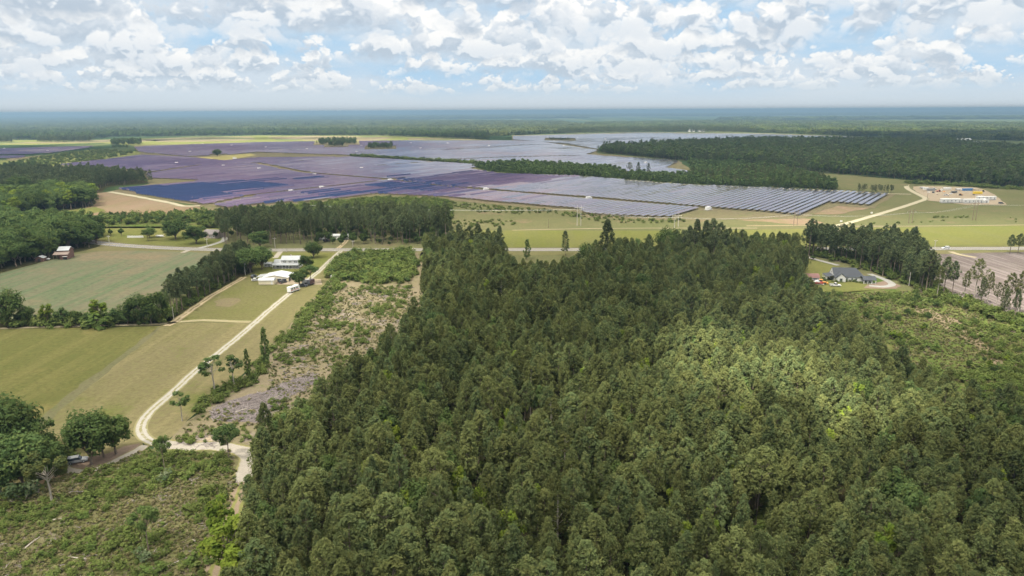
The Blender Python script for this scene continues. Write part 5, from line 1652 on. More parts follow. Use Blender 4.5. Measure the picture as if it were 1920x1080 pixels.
def window(parent, x, y, z, w, h, face='Y'):
    """a window with frame and pane, 4 cm proud of the wall; face Y: looks towards -y, X-: towards -x, X+: towards +x"""
    t = 0.05
    bm = bmesh.new()
    fr = 0.09
    for a0, a1, b0, b1 in ((-w / 2 - fr, -w / 2, -fr, h + fr), (w / 2, w / 2 + fr, -fr, h + fr), (-w / 2, w / 2, -fr, 0), (-w / 2, w / 2, h, h + fr), (-0.03, 0.03, 0, h)):
        if face == 'Y':
            add_box(bm, x + a0, x + a1, y - t, y, z + b0, z + b1)
        else:
            s = -1 if face == 'X-' else 1
            add_box(bm, min(x, x + s * t), max(x, x + s * t), y + a0, y + a1, z + b0, z + b1)
    f = from_bm('window', bm, W_trim, parent)
    if face == 'Y':
        box('pane', (x - w / 2, x + w / 2, y - t * 0.5, y - 0.01, z, z + h), GLASS, f)
    else:
        s = -1 if face == 'X-' else 1
        box('pane', (min(x + s * 0.01, x + s * t * 0.5), max(x + s * 0.01, x + s * t * 0.5), y - w / 2, y + w / 2, z, z + h), GLASS, f)
    return f


def door(parent, x, y, z, w, h, mat=None):
    d = box('door', (x - w / 2, x + w / 2, y - 0.05, y, z, z + h), mat or PAINT['grey'], parent)
    box('handle', (x + w / 2 - 0.2, x + w / 2 - 0.1, y - 0.1, y - 0.05, z + 1.0, z + 1.08), STEEL, d)
    return d


def at_px(x, y, z=0.0):
    g = G(x, y)
    return (g[0], g[1], z)


# ---- the white farmhouse
h = thing('farmhouse', 'white two storey farmhouse with grey metal roof and long columned porch', 'house', at_px(537, 504.5, 0.1))
box('wall', (-4.0, 8.2, 2.6, 10.2, 0.3, 6.0), W_wall, h)
gable_wall('gable', -4.0, 8.2, 2.6, 10.2, 6.003, 6.02, 8.3, W_wall, h)
gable_roof('roof', -4.0, 8.2, 2.6, 10.2, 6.1, 8.4, R_grey, h)
gable_wall('side_wing', -9.4, -4.01, 2.9, 9.6, 0.3, 3.2, 5.7, W_wall, h)
gable_roof('wing_roof', -9.4, -4.4, 2.9, 9.6, 3.25, 5.75, R_grey, h)
box('foundation', (-9.6, 8.4, -0.1, 10.4, 0, 0.297), M_concrete, h)
prism('porch_roof', [(-0.3, 2.75), (2.597, 3.7), (2.597, 3.86), (-0.3, 2.9)], -9.8, 8.6, 'X', R_grey, h)
box('porch_beam', (-9.5, 8.3, -0.05, 0.15, 2.45, 2.74), W_trim, h)
for i in range(9):
    x = -9.3 + i * 2.18
    box('column', (x - 0.11, x + 0.11, -0.04, 0.14, 0.298, 2.448), W_trim, h)
for x in (-1.6, 2.1, 5.8):
    window(h, x - 0.55, 2.6, 4.1, 0.8, 1.2)
    window(h, x + 0.55, 2.6, 4.1, 0.8, 1.2)
for x in (-2.4, 0.2, 5.0, 7.0):
    window(h, x, 2.6, 0.9, 1.2, 1.5)
door(h, 2.6, 2.6, 0.3, 1.1, 2.1, PAINT['maroon'])
window(h, -6.8, 2.9, 0.9, 1.5, 1.4)
window(h, 8.2, 6.2, 4.1, 1.0, 1.4, 'X+')
window(h, 8.2, 6.2, 1.0, 1.2, 1.5, 'X+')
box('chimney', (1.2, 2.0, 6.6, 7.4, 7.6, 9.1), W_brick, h)
h.scale = (0.86, 0.86, 0.80)
h = thing('garden_shed', 'small white shed with pale roof left of the farmhouse', 'shed', at_px(502, 501, 0.1))
gable_wall('wall', -2.6, 2.6, 0, 3.6, 0, 2.1, 3.0, W_wall, h)
gable_roof('roof', -2.6, 2.6, 0, 3.6, 2.12, 3.05, R_grey, h, t=0.1, over=0.25)
door(h, 1.0, 0, 0.02, 1.0, 1.9)
window(h, -1.1, 0, 0.9, 0.9, 0.8)

h.scale = (0.9, 0.9, 0.9)

# ---- the metal garage
h = thing('metal_garage', 'large metal garage with a low white gable roof and open bays', 'garage', at_px(516, 530, 0.1))
gable_wall('wall', -9.0, 9.0, 0, 15.0, 0, 3.3, 4.9, W_beige, h, 'Y')
gable_roof('roof', -9.0, 9.0, 0, 15.0, 3.35, 5.0, R_white, h, 'Y', 0.12, 0.4)
for y in (3.0, 8.0):
    d = box('bay_shade_panel', (9.0, 9.05, y, y + 4.0, 0.05, 2.8), DARK, h)  # dark slab painted as the shade inside an open bay
    box('bay_frame', (9.05, 9.12, y - 0.15, y + 4.15, 2.8, 3.0), W_trim, d)
for x in (3.2, 6.6):
    d = box('bay_shade_panel', (x - 1.5, x + 1.5, -0.05, 0, 0.05, 2.6), DARK, h)  # same dark slab standing for bay shade on the front
    box('bay_frame', (x - 1.65, x + 1.65, -0.12, -0.05, 2.6, 2.8), W_trim, d)
window(h, -3.0, 0, 1.1, 1.2, 0.9)
prism('lean_roof', [(-15.2, 2.5), (-9.05, 3.1), (-9.05, 3.22), (-15.2, 2.62)], 5.0, 14.0, 'Y', R_grey, h)
for y in (5.2, 9.5, 13.8):
    box('lean_post', (-15.0, -14.86, y - 0.07, y + 0.07, 0, 2.5), STEEL, h)
h.scale = (0.76, 0.76, 0.80)
h = thing('storage_shed', 'beige storage shed with a rounded white roof in front of the garage', 'shed', at_px(499.5, 534.5, 0.1))
box('wall', (-4.1, 4.1, 0, 4.0, 0, 2.3), W_beige, h)
arc = [(2.0 - 2.25 * math.cos(a), 2.303 + 1.15 * math.sin(a)) for a in np.linspace(0, math.pi, 9)]
prism('roof', arc, -4.25, 4.25, 'X', R_white, h)
box('skirt', (-4.15, 4.15, -0.05, -0.002, 0.0, 0.18), DARK, h)
door(h, 3.0, 0, 0.2, 0.9, 1.9, W_wall)


def car(name, label, px, rot, paint, kind='car', z=0.17, loc=None):
    """body from a side profile, glass house, four wheels, lamps; nose towards +x"""
    t = thing(name, label, 'car' if kind != 'pickup' else 'pickup', loc or at_px(*px, z), rot)
    L, Wd = (4.6, 1.8) if kind == 'car' else (5.4, 1.95) if kind == 'pickup' else (4.8, 1.9)
    hl = L / 2
    m = PAINT[paint]
    prism('body', [(-hl, 0.35), (hl, 0.35), (hl, 0.68), (hl - 0.25, 0.85), (hl * 0.42, 0.98), (-hl + 0.05, 1.0), (-hl, 0.8)], -Wd / 2, Wd / 2, 'Y', m, t, 0.06)
    if kind == 'pickup':
        cab = [(-0.55, 0.97), (hl * 0.42, 0.97), (hl * 0.18, 1.72), (-0.45, 1.75)]
        b = box('cargo_bed', (-hl + 0.12, -0.7, -Wd / 2 + 0.12, Wd / 2 - 0.12, 0.99, 1.012), DARK, t)
        bm = bmesh.new()
        add_box(bm, -hl + 0.03, -0.62, -Wd / 2 + 0.02, -Wd / 2 + 0.1, 0.99, 1.22)
        add_box(bm, -hl + 0.03, -0.62, Wd / 2 - 0.1, Wd / 2 - 0.02, 0.99, 1.22)
        add_box(bm, -hl + 0.03, -hl + 0.1, -Wd / 2 + 0.1, Wd / 2 - 0.1, 0.99, 1.22)
        from_bm('bed_side', bm, m, t)
    else:
        cab = [(-hl + 0.25, 0.98), (hl * 0.42, 0.97), (hl * 0.12, 1.46), (-hl * 0.62, 1.48)] if kind == 'car' else [(-hl + 0.08, 0.98), (hl * 0.45, 0.97), (hl * 0.2, 1.7), (-hl + 0.3, 1.72)]
    prism('windows', cab, -Wd / 2 + 0.1, Wd / 2 - 0.1, 'Y', GLASS, t, 0.04)
    xs = [p[0] for p in cab]
    box('roof', (cab[3][0] + 0.05, cab[2][0] - 0.05, -Wd / 2 + 0.14, Wd / 2 - 0.14, cab[2][1] + 0.005, cab[2][1] + 0.06), m, t)
    for sx in (-hl * 0.62, hl * 0.62):
        for sy in (-Wd / 2 + 0.1, Wd / 2 - 0.1):
            w = tube('wheel', (sx, sy - 0.11, 0.34), (sx, sy + 0.11, 0.34), 0.34, 0.34, TYRE, t, 12)
            tube('rim', (sx, sy - 0.12, 0.34), (sx, sy + 0.12, 0.34), 0.19, 0.19, STEEL, w, 8)
    for sy in (-Wd / 2 + 0.3, Wd / 2 - 0.3):
        box('headlight', (hl - 0.02, hl + 0.02, sy - 0.17, sy + 0.17, 0.62, 0.76), W_trim, t)
        box('tail_light', (-hl - 0.02, -hl + 0.02, sy - 0.17, sy + 0.17, 0.68, 0.84), PAINT['red'], t)
    return t


car('road_car', 'white car driving along the road past the logged field', (1773, 467), rad(180), 'white', 'suv', 0.15)
car('parked_car', 'dark car parked beside the left lean-to of the garage', (476, 520), rad(80), 'dark')
car('parked_car', 'silver car parked at the right side of the garage', (538, 521), rad(100), 'silver', 'suv')
car('parked_car', 'white car parked left of the rounded white roof shed', (480, 527), rad(20), 'white')
car('parked_car', 'dark car parked before the open garage bays', (531, 531), rad(60), 'dark', 'suv')
car('parked_pickup', 'dark pickup parked under the shade tree by the drive', (567, 538), rad(15), 'dark', 'pickup')
car('parked_car', 'dark car parked in front of the white mobile home', (612, 453), rad(10), 'dark', 'suv')
car('parked_pickup', 'white pickup parked on the grass below the dark roofed house', (1566, 537), rad(-8), 'white', 'pickup')
car('parked_pickup', 'dark blue grey pickup parked before the red roofed shed', (1519, 533), rad(-10), 'dark', 'pickup')
car('parked_car', 'white car beside the small barn shed at the wood edge', (86, 488), rad(20), 'white')
car('parked_car', 'black car at the right end of the works yard', (1877, 382.5), rad(0), 'dark', 'suv')
car('parked_car', 'grey car parked under the grove on the sandy loop', (146, 868), rad(25), 'grey', 'suv', 0.2)
car('parked_pickup', 'white pickup on the left of the works yard', (1792, 361), rad(20), 'white', 'pickup')
car('parked_pickup', 'white pickup parked above the office trailers', (1774, 367), rad(-20), 'white', 'pickup')

# motorhome beside the drive
t = thing('motorhome', 'white motorhome with a red stripe parked beside the farm drive', 'motorhome', at_px(551, 547, 0.17), rad(66))
prism('body', [(-3.6, 0.5), (3.3, 0.5), (3.5, 0.9), (3.4, 1.4), (3.1, 2.0), (3.3, 2.5), (3.0, 3.05), (-3.5, 3.05), (-3.6, 2.9)], -1.2, 1.2, 'Y', PAINT['white'], t, 0.1)
box('stripe', (-3.4, 2.6, -1.215, -1.203, 1.15, 1.4), PAINT['red'], t)
for x in (-2.4, -0.6, 1.2):
    box('side_window', (x - 0.5, x + 0.5, -1.22, -1.204, 1.7, 2.4), GLASS, t)
box('windscreen', (3.23, 3.38, -1.0, 1.0, 1.45, 1.95), GLASS, t)
box('roof_unit', (-1.4, -0.5, -0.4, 0.4, 3.055, 3.3), PAINT['grey'], t)
for sx in (-2.2, 2.3):
    for sy in (-1.0, 1.0):
        tube('wheel', (sx, sy - 0.13, 0.42), (sx, sy + 0.13, 0.42), 0.42, 0.42, TYRE, t, 12)


def box_trailer(name, label, px, rot, L, Wd, Hh, paint, z=0.17, cat='trailer'):
    t = thing(name, label, cat, at_px(*px, z), rot)
    box('body', (-L / 2, L / 2, -Wd / 2, Wd / 2, 0.55, 0.55 + Hh), PAINT[paint], t, 0.06)
    box('rear_door', (-L / 2 - 0.03, -L / 2 - 0.002, -Wd / 2 + 0.12, Wd / 2 - 0.12, 0.65, 0.45 + Hh), PAINT['grey'], t)
    for sx in (-0.45, 0.45):
        for sy in (-Wd / 2 - 0.12, Wd / 2 + 0.12):
            tube('wheel', (sx, sy - 0.1, 0.33), (sx, sy + 0.1, 0.33), 0.33, 0.33, TYRE, t, 12)
    prism('drawbar', [(L / 2, -0.5), (L / 2 + 1.2, 0), (L / 2, 0.5)], 0.5, 0.6, 'Z', STEEL, t)
    return t


box_trailer('box_trailer', 'dark maroon box trailer by the shade trees', (583, 534), rad(75), 4.5, 2.1, 2.2, 'maroon')
box_trailer('box_trailer', 'white box trailer between the shade trees', (574, 532), rad(20), 4.0, 2.0, 1.6, 'white')
t = thing('flat_trailer', 'long low white trailer at the edge of the green thicket', 'trailer', at_px(639, 523, 0.17), rad(-2))
box('deck', (-5.2, 5.2, -1.2, 1.2, 0.75, 1.05), PAINT['white'], t)
box('side_rail', (-5.2, 5.2, -1.26, -1.203, 1.0, 1.7), PAINT['white'], t)
box('side_rail', (-5.2, 5.2, 1.203, 1.26, 1.0, 1.7), PAINT['white'], t)
box('front_panel', (-5.26, -5.203, -1.2, 1.2, 1.0, 2.0), PAINT['white'], t)
for sx in (-0.8, 0.3, 1.4):
    for sy in (-1.05, 1.05):
        tube('wheel', (sx, sy - 0.12, 0.38), (sx, sy + 0.12, 0.38), 0.38, 0.38, TYRE, t, 12)

# ---- mobile home in the pine stand
h = thing('mobile_home', 'long white mobile home under the tall pines beyond the road', 'mobile home', at_px(626, 450, 0.12))
box('wall', (-10.5, 10.5, 0, 4.6, 0.5, 3.0), W_wall, h)
box('skirting', (-10.45, 10.45, 0.05, 4.55, 0, 0.497), PAINT['grey'], h)
gable_roof('roof', -10.5, 10.5, 0, 4.6, 3.03, 3.9, R_white, h, t=0.1, over=0.25)
for x in (-8.6, -6.2, -1.2, 1.6, 6.0, 8.6):
    window(h, x, 0, 1.3, 1.1, 1.1)
door(h, -3.8, 0, 0.55, 1.0, 2.0)
box('porch_deck', (-5.4, -2.2, -2.2, -0.05, 0.3, 0.5), WOOD, h)
gable_roof('porch_roof', -5.4, -2.2, -2.2, -0.3, 2.5, 3.0, R_brown, h, 'Y', 0.1, 0.1)
for x in (-5.3, -2.3):
    box('porch_post', (x - 0.06, x + 0.06, -2.15, -2.03, 0.5, 2.5), W_trim, h)

# ---- barn and its shed
h = thing('tobacco_barn', 'tall red brown barn with tin roof and lean-tos at the wood edge', 'barn', at_px(117, 487, 0.12), rad(8))
gable_wall('wall', -3.2, 3.2, 2.5, 9.0, 0, 5.4, 7.2, W_barn, h)
gable_roof('roof', -3.2, 3.2, 2.5, 9.0, 5.45, 7.3, R_grey, h, over=0.35, t=0.1)
prism('lean_roof', [(-0.9, 3.2), (2.497, 4.5), (2.497, 4.62), (-0.9, 3.32)], -4.9, 4.0, 'X', R_rust, h)
prism('side_roof', [(-6.6, 2.9), (-3.25, 4.2), (-3.25, 4.32), (-6.6, 3.02)], 2.5, 9.0, 'Y', R_rust, h)
box('front_room', (-1.0, 3.4, -0.6, 2.49, 0, 3.1), W_barn, h)
for x, y in ((-4.7, -0.7), (-2.6, -0.7), (-6.4, 2.7), (-6.4, 8.7)):
    box('post', (x - 0.09, x + 0.09, y - 0.09, y + 0.09, 0, 2.9), WOOD, h)
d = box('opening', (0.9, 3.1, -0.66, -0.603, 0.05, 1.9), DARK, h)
box('white_awning', (0.7, 3.6, -1.5, -0.61, 2.0, 2.12), W_trim, h)
h = thing('low_shed', 'low brown shed with pale tin roof left of the barn', 'shed', at_px(74, 491, 0.12), rad(8))
gable_wall('wall', -2.4, 2.4, 0, 4.0, 0, 2.2, 3.3, W_barn, h, 'Y')
gable_roof('roof', -2.4, 2.4, 0, 4.0, 2.25, 3.4, R_grey, h, 'Y', 0.1, 0.3)
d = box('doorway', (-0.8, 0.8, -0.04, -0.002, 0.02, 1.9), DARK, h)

# ---- house by the road and garden things
h = thing('brown_house', 'grey brown house with a shingle roof behind lawn trees north of the road', 'house', at_px(393, 447, 0.12), rad(-20))
gable_wall('wall', -6.5, 6.5, 0, 9.0, 0, 2.9, 5.6, W_brick, h)
gable_roof('roof', -6.5, 6.5, 0, 9.0, 2.95, 5.7, R_brown, h)
for x in (-4.0, 0.5, 4.2):
    window(h, x, 0, 1.0, 1.2, 1.2)
door(h, 2.4, 0, 0.05, 1.0, 2.1)
h = thing('pool_fence', 'white fence panels round a pool on the roadside lawn', 'fence', at_px(254, 446, 0.1))
for i in range(9):
    box('panel', (-6.0 + i * 1.34, -6.0 + i * 1.34 + 1.26, 0, 0.06, 0.08, 1.5), W_trim, h)
    box('post', (-6.06 + i * 1.34, -5.98 + i * 1.34, -0.03, 0.09, 0.0, 1.65), W_trim, h)
box_trailer('boat_trailer', 'white trailer behind the round trees on the roadside lawn', (300, 445), rad(0), 5.0, 2.0, 0.9, 'white')
box_trailer('camper', 'white camper at the wood edge beside the road bend', (186, 442), rad(0), 4.0, 2.1, 1.8, 'white')
box_trailer('camper', 'small white utility trailer beside the camper at the road bend', (181, 441), rad(0), 2.5, 1.6, 1.0, 'white')

# ---- the dark roofed house on the right
h = thing('ranch_house', 'white house with dark shingle roof, white gable and carport', 'house', at_px(1592, 529, 0.12), rad(-8))
box('wall', (-9.0, 10.0, 2.0, 13.0, 0, 3.0), W_wall, h)
bm = bmesh.new()
vv = [bm.verts.new(p) for p in ((-9.4, 1.5, 2.95), (10.5, 1.5, 2.95), (10.5, 13.5, 2.95), (-9.4, 13.5, 2.95), (-9.4, 7.5, 8.2), (5.8, 7.5, 8.2))]
for f in ((0, 1, 5, 4), (1, 2, 5), (2, 3, 4, 5), (0, 4, 3), (0, 3, 2, 1)):
    bm.faces.new([vv[i] for i in f])
from_bm('roof', bm, R_dark, h)
prism('gable', [(2.2, 3.0), (12.8, 3.0), (7.5, 7.7)], -9.46, -9.403, 'X', W_wall, h)
window(h, -9.46, 7.5, 4.6, 0.9, 1.2, 'X-')
box('front_wing', (-8.4, -2.5, -0.6, 1.997, 0, 3.0), W_wall, h)
gable_roof('front_roof', -8.4, -2.5, -0.6, 5.0, 3.02, 5.6, R_dark, h, 'Y')
prism('front_gable', [(-8.3, 3.01), (-2.6, 3.01), (-5.45, 5.45)], -0.6, -0.5, 'Y', W_wall, h)
window(h, -5.45, -0.6, 0.9, 1.8, 1.5)
prism('porch_roof', [(-14.0, 2.6), (-9.47, 3.5), (-9.47, 3.65), (-14.0, 2.75)], 2.0, 12.0, 'Y', R_dark, h)
for y in (2.2, 4.6, 7.0, 9.4, 11.8):
    box('porch_column', (-13.9, -13.65, y - 0.12, y + 0.12, 0, 2.6), W_trim, h)
for x in (-0.8, 2.4, 5.0):
    window(h, x, 2.0, 0.9, 1.2, 1.3)
for y in (3.6, 6.2, 10.0):
    window(h, -9.0, y, 0.9, 1.2, 1.4, 'X-')
gable_roof('carport_roof', 7.6, 15.4, -4.5, 3.2, 2.7, 4.5, R_dark, h, 'X', 0.15, 0.3)
for x in (7.8, 10.3, 12.8, 15.2):
    box('carport_post', (x - 0.13, x + 0.13, -4.4, -4.14, 0, 2.7), W_trim, h)
box('carport_rail', (7.8, 15.2, -4.36, -4.2, 0.5, 0.62), W_trim, h)
box('carport_wall', (7.6, 15.4, 2.9, 3.1, 0, 2.7), W_wall, h)
h.scale = (0.80, 0.80, 0.80)
for i, (lx, ly) in enumerate(((-14.6, 6.5), (-14.5, 1.5), (-9.2, -1.6), (-5.5, -1.8), (-1.6, 0.6), (1.2, 0.7), (4.0, 0.7), (6.6, -2.5))):
    q = Matrix.Rotation(rad(-8), 4, 'Z') @ Vector((lx * 0.8, ly * 0.8, 0))
    plant(SHRUBS[i % 4], 'foundation_shrub', h.location.x + q.x, h.location.y + q.y, 1.4, 'dark clipped shrub planted along the wall of the dark roofed house', 'shrub', 'shrubs along the dark roofed house', 1.1)
h = thing('red_shed', 'white shed with dark red roof at the forest edge', 'shed', at_px(1521, 529, 0.12))
gable_wall('wall', -4.3, 4.3, 0, 5.0, 0, 2.4, 3.9, W_wall, h)
gable_roof('roof', -4.3, 4.3, 0, 5.0, 2.43, 4.0, R_red, h, t=0.1, over=0.3)
door(h, 2.0, 0, 0.03, 1.8, 2.0, PAINT['grey'])
window(h, -2.0, 0, 1.0, 1.0, 0.9)
t = thing('motor_boat', 'white motor boat with a red hull on a trailer by the red roofed shed', 'boat', at_px(1532, 534.5, 0.12), rad(-12))
bm = bmesh.new()
secs = [(-2.6, 1.0, 1.5), (-0.5, 1.05, 1.5), (1.4, 0.8, 1.6), (2.9, 0.05, 1.8)]
rows = []
for x, w, zt in secs:
    rows.append([bm.verts.new(p) for p in ((x, -w, zt), (x, -w * 0.75, 0.9), (x, 0, 0.65), (x, w * 0.75, 0.9), (x, w, zt))])
for a, b in zip(rows[:-1], rows[1:]):
    for i in range(4):
        bm.faces.new((a[i], a[i + 1], b[i + 1], b[i]))
    bm.faces.new((a[4], a[0], b[0], b[4]))
bm.faces.new(rows[0])
bm.faces.new(rows[-1][::-1])
from_bm('hull', bm, PAINT['red'], t)
prism('deck', [(-2.5, 1.55), (1.3, 1.6), (1.0, 1.85), (0.3, 2.3), (-0.8, 2.3), (-1.2, 1.85), (-2.5, 1.8)], -0.85, 0.85, 'Y', PAINT['white'], t, 0.04)
box('trailer_frame', (-2.4, 3.4, -0.5, 0.5, 0.42, 0.54), STEEL, t)
for sy in (-0.85, 0.85):
    tube('wheel', (-0.6, sy - 0.1, 0.33), (-0.6, sy + 0.1, 0.33), 0.33, 0.33, TYRE, t, 12)


def tractor(name, label, px, rot, paint, z=0.15, cat='tractor'):
    t = thing(name, label, cat, at_px(*px, z), rot)
    m = PAINT[paint]
    prism('bonnet', [(0.0, 0.7), (1.9, 0.7), (1.9, 1.25), (1.7, 1.4), (0.0, 1.5)], -0.4, 0.4, 'Y', m, t, 0.05)
    box('chassis', (-1.4, 1.6, -0.3, 0.3, 0.5, 0.697), DARK, t)
    box('cab', (-1.3, -0.05, -0.65, 0.65, 0.9, 2.3), GLASS, t, 0.05)
    box('cab_roof', (-1.45, 0.1, -0.75, 0.75, 2.303, 2.45), m, t, 0.04)
    for sy in (-0.85, 0.85):
        w = tube('rear_wheel', (-0.9, sy - 0.22, 0.8), (-0.9, sy + 0.22, 0.8), 0.8, 0.8, TYRE, t, 16)
        tube('rim', (-0.9, sy - 0.23, 0.8), (-0.9, sy + 0.23, 0.8), 0.42, 0.42, m, w, 10)
        tube('front_wheel', (1.4, sy * 0.8 - 0.14, 0.45), (1.4, sy * 0.8 + 0.14, 0.45), 0.45, 0.45, TYRE, t, 12)
    bm = bmesh.new()
    for sy in (-0.5, 0.5):
        add_tube(bm, (0.4, sy, 1.3), (2.4, sy, 1.0), 0.07, 0.07, 6)
    add_box(bm, 2.35, 2.9, -1.0, 1.0, 0.4, 1.0)
    from_bm('loader', bm, m, t)
    return t


tractor('tractor', 'orange tractor with a front loader by the red roofed shed', (1541, 533), rad(-15), 'orange')

# ---- the works yard beside the solar farm
def office(name, label, px, L, Hh=3.2, Wd=3.6, rot=0.0, cat='office trailer'):
    t = thing(name, label, cat, at_px(*px, 0.15), rot)
    box('wall', (-L / 2, L / 2, 0, Wd, 0.6, 0.6 + Hh), W_wall, t, 0.03)
    box('skirt', (-L / 2 + 0.05, L / 2 - 0.05, 0.06, Wd - 0.06, 0, 0.597), PAINT['grey'], t)
    box('roof', (-L / 2 - 0.15, L / 2 + 0.15, -0.15, Wd + 0.15, 0.603 + Hh, 0.75 + Hh), W_trim, t)
    k = int(L // 3.2)
    for i in range(k):
        x = -L / 2 + (i + 0.5) * L / k
        if i % 3 == 1:
            door(t, x, 0, 0.62, 1.0, 2.1)
        else:
            window(t, x, 0, 1.7, 1.2, 1.0)
    box('steps', (-1.2, 1.2, -1.5, -0.06, 0.0, 0.5), WOOD, t)
    return t


office('office_trailer', 'long white office trailer on the left of the works yard front', (1784, 381), 19)
office('office_trailer', 'long white office trailer in the middle of the works yard front', (1825, 381.5), 19)
office('office_trailer', 'long white trailer behind the round white tent in the works yard', (1850, 375.5), 19, 2.8, 3.0)
t = thing('round_tent', 'white round roofed tent beside the office trailers', 'tent', at_px(1849.5, 381, 0.15))
arc = [(-2.4, 0.0)] + [(-2.4 * math.cos(a), 2.2 + 1.7 * math.sin(a)) for a in np.linspace(0, math.pi, 11)] + [(2.4, 0.0)]
prism('cover', arc, 0, 5.0, 'Y', PAINT['white'], t)
box('flap', (-0.9, 0.9, -0.05, -0.002, 0.02, 2.2), PAINT['grey'], t)


def container(label, px, L, paint, rot=0.0, stack=0.0):
    t = thing('shipping_container', label, 'container', at_px(*px, 0.15 + stack), rot)
    bm = bmesh.new()
    add_box(bm, -L / 2, L / 2, 0, 2.44, 0.12, 2.55)
    from_bm('body', bm, PAINT[paint], t)
    for i in range(int(L / 0.6)):
        x = -L / 2 + 0.3 + i * 0.6
        box('rib', (x - 0.12, x + 0.12, -0.05, -0.002, 0.25, 2.4), PAINT[paint], t)
    box('door', (-L / 2 - 0.05, -L / 2 - 0.002, 0.15, 2.3, 0.25, 2.45), PAINT[paint], t)
    box('base_rail', (-L / 2, L / 2, 0.02, 2.42, 0.0, 0.117), DARK, t)
    return t


container('blue shipping container at the back of the works yard', (1816, 358), 12.2, 'blue', rad(3))
container('yellow shipping container right of the blue one in the works yard', (1834, 364), 9, 'yellow', rad(-3))
container('white shipping container at the left rear of the works yard', (1737, 356), 6, 'white', rad(5))
container('grey shipping container at the left rear of the works yard', (1746, 358), 8, 'grey', rad(-4))
container('tan shipping container behind the yellow one in the works yard', (1831, 358.5), 6, 'tan', rad(0))
container('white container on the middle rear of the works yard', (1777, 356), 8, 'white', rad(4))
tractor('loader', 'orange loader in the middle of the works yard', (1801, 367), rad(30), 'orange', cat='loader')
tractor('loader', 'red loader left of the office trailers in the works yard', (1760, 360), rad(160), 'red', cat='loader')
tractor('loader', 'white loader beside the grey container in the works yard', (1752, 356), rad(10), 'white', cat='loader')
tractor('loader', 'yellow loader behind the yellow container in the works yard', (1843, 360), rad(60), 'yellow', cat='loader')
box_trailer('equipment_trailer', 'white trailer at the rear of the works yard beside the blue container', (1797, 357), rad(5), 6, 2.2, 1.6, 'white')
box_trailer('equipment_trailer', 'dark trailer in the middle of the works yard', (1788, 362.5), rad(-10), 5, 2.2, 1.6, 'dark')
box_trailer('equipment_trailer', 'pale grey trailer near the long trailer in the works yard', (1838, 370.5), rad(4), 6, 2.2, 1.0, 'silver')
box_trailer('equipment_trailer', 'silver trailer at the left rear corner of the works yard', (1729, 354), rad(0), 5, 2.2, 1.4, 'silver')


def pallets(label, px, n, paint, rot):
    t = thing('pallet_stack', label, 'pallets', at_px(*px, 0.15), rot)
    for i in range(n):
        box('crate', (-1.1, 1.1, -0.9, 0.9, 0.02 + i * 0.82, 0.8 + i * 0.82), PAINT[paint], t, 0.02)
    return t


for i, (x, y, n, c) in enumerate(((1733, 359, 2, 'tan'), (1741, 361, 1, 'white'), (1750, 362, 2, 'dark'), (1765, 357, 2, 'white'), (1770, 360, 1, 'orange'), (1783, 364, 1, 'white'), (1794, 365.5, 1, 'tan'), (1812, 362, 1, 'tan'), (1826, 366, 1, 'dark'), (1757, 365, 1, 'tan'))):
    pallets('small stack of %s crates standing loose in the works yard, %s' % (c, ('at its left rear', 'beside the tan stack', 'below the loader', 'between the containers', 'behind the white pickup', 'left of the dark trailer', 'beside the orange loader', 'before the blue container', 'before the yellow container', 'nearest the gravel road')[i]), (x, y), n, c, rad(17 * i))

# ---- inverter stations among the panels
inv = [(9, 280), (90, 284), (381, 271.5), (435, 274), (357, 286), (332, 307.5), (420, 313), (499, 277.5), (576, 281), (669, 286), (771, 269.5), (789, 279.5), (917, 275), (487, 318.5), (679, 317.5), (591, 330), (732, 340), (604, 354), (911, 357.5),
       (678, 274.5), (1104, 374.5), (1328, 394), (1211, 307), (1057, 274.5), (1135, 261.5), (1083, 259), (840, 270), (547, 361), (440, 298), (1290, 257), (1345, 256)]
proto = None
for i, (x, y) in enumerate(inv):
    g = G(x, y)
    where = ('at the near edge of the panels' if y > 350 else 'in the middle of the panel field' if y > 295 else 'far out in the panel field')
    lab = 'white inverter cabinet with transformer ' + where
    if proto is None:
        t = thing('inverter_station', lab, 'inverter', (g[0], g[1], 0.25), rad(36), 'inverter stations ' + where)
        box('cabinet', (-3.2, 1.6, -1.3, 1.3, 0.3, 3.1), PAINT['white'], t, 0.05)
        box('pad', (-4.2, 4.4, -2.2, 2.2, 0.0, 0.297), M_concrete, t)
        tr = box('transformer', (2.0, 3.9, -1.0, 1.0, 0.3, 2.1), PAINT['white'], t, 0.04)
        for k in range(4):
            box('cooling_fin', (2.2 + k * 0.45, 2.32 + k * 0.45, -1.3, -1.003, 0.5, 1.9), PAINT['silver'], tr)
        for k in range(3):
            d = box('cabinet_door', (-3.0 + k * 1.5, -1.6 + k * 1.5, -1.34, -1.303, 0.4, 2.9), W_trim, t)
            box('handle', (-1.8 + k * 1.5, -1.74 + k * 1.5, -1.38, -1.342, 1.5, 1.8), DARK, d)
        proto = t
    else:
        t = proto.copy()
        C.objects.link(t)
        t.location = (g[0], g[1], 0.25)
        t['label'] = lab
        t['group'] = 'inverter stations ' + where
        for ch in list(proto.children):
            c = ch.copy()
            C.objects.link(c)
            c.parent = t
            for g2 in list(ch.children):
                q = g2.copy()
                C.objects.link(q)
                q.parent = c
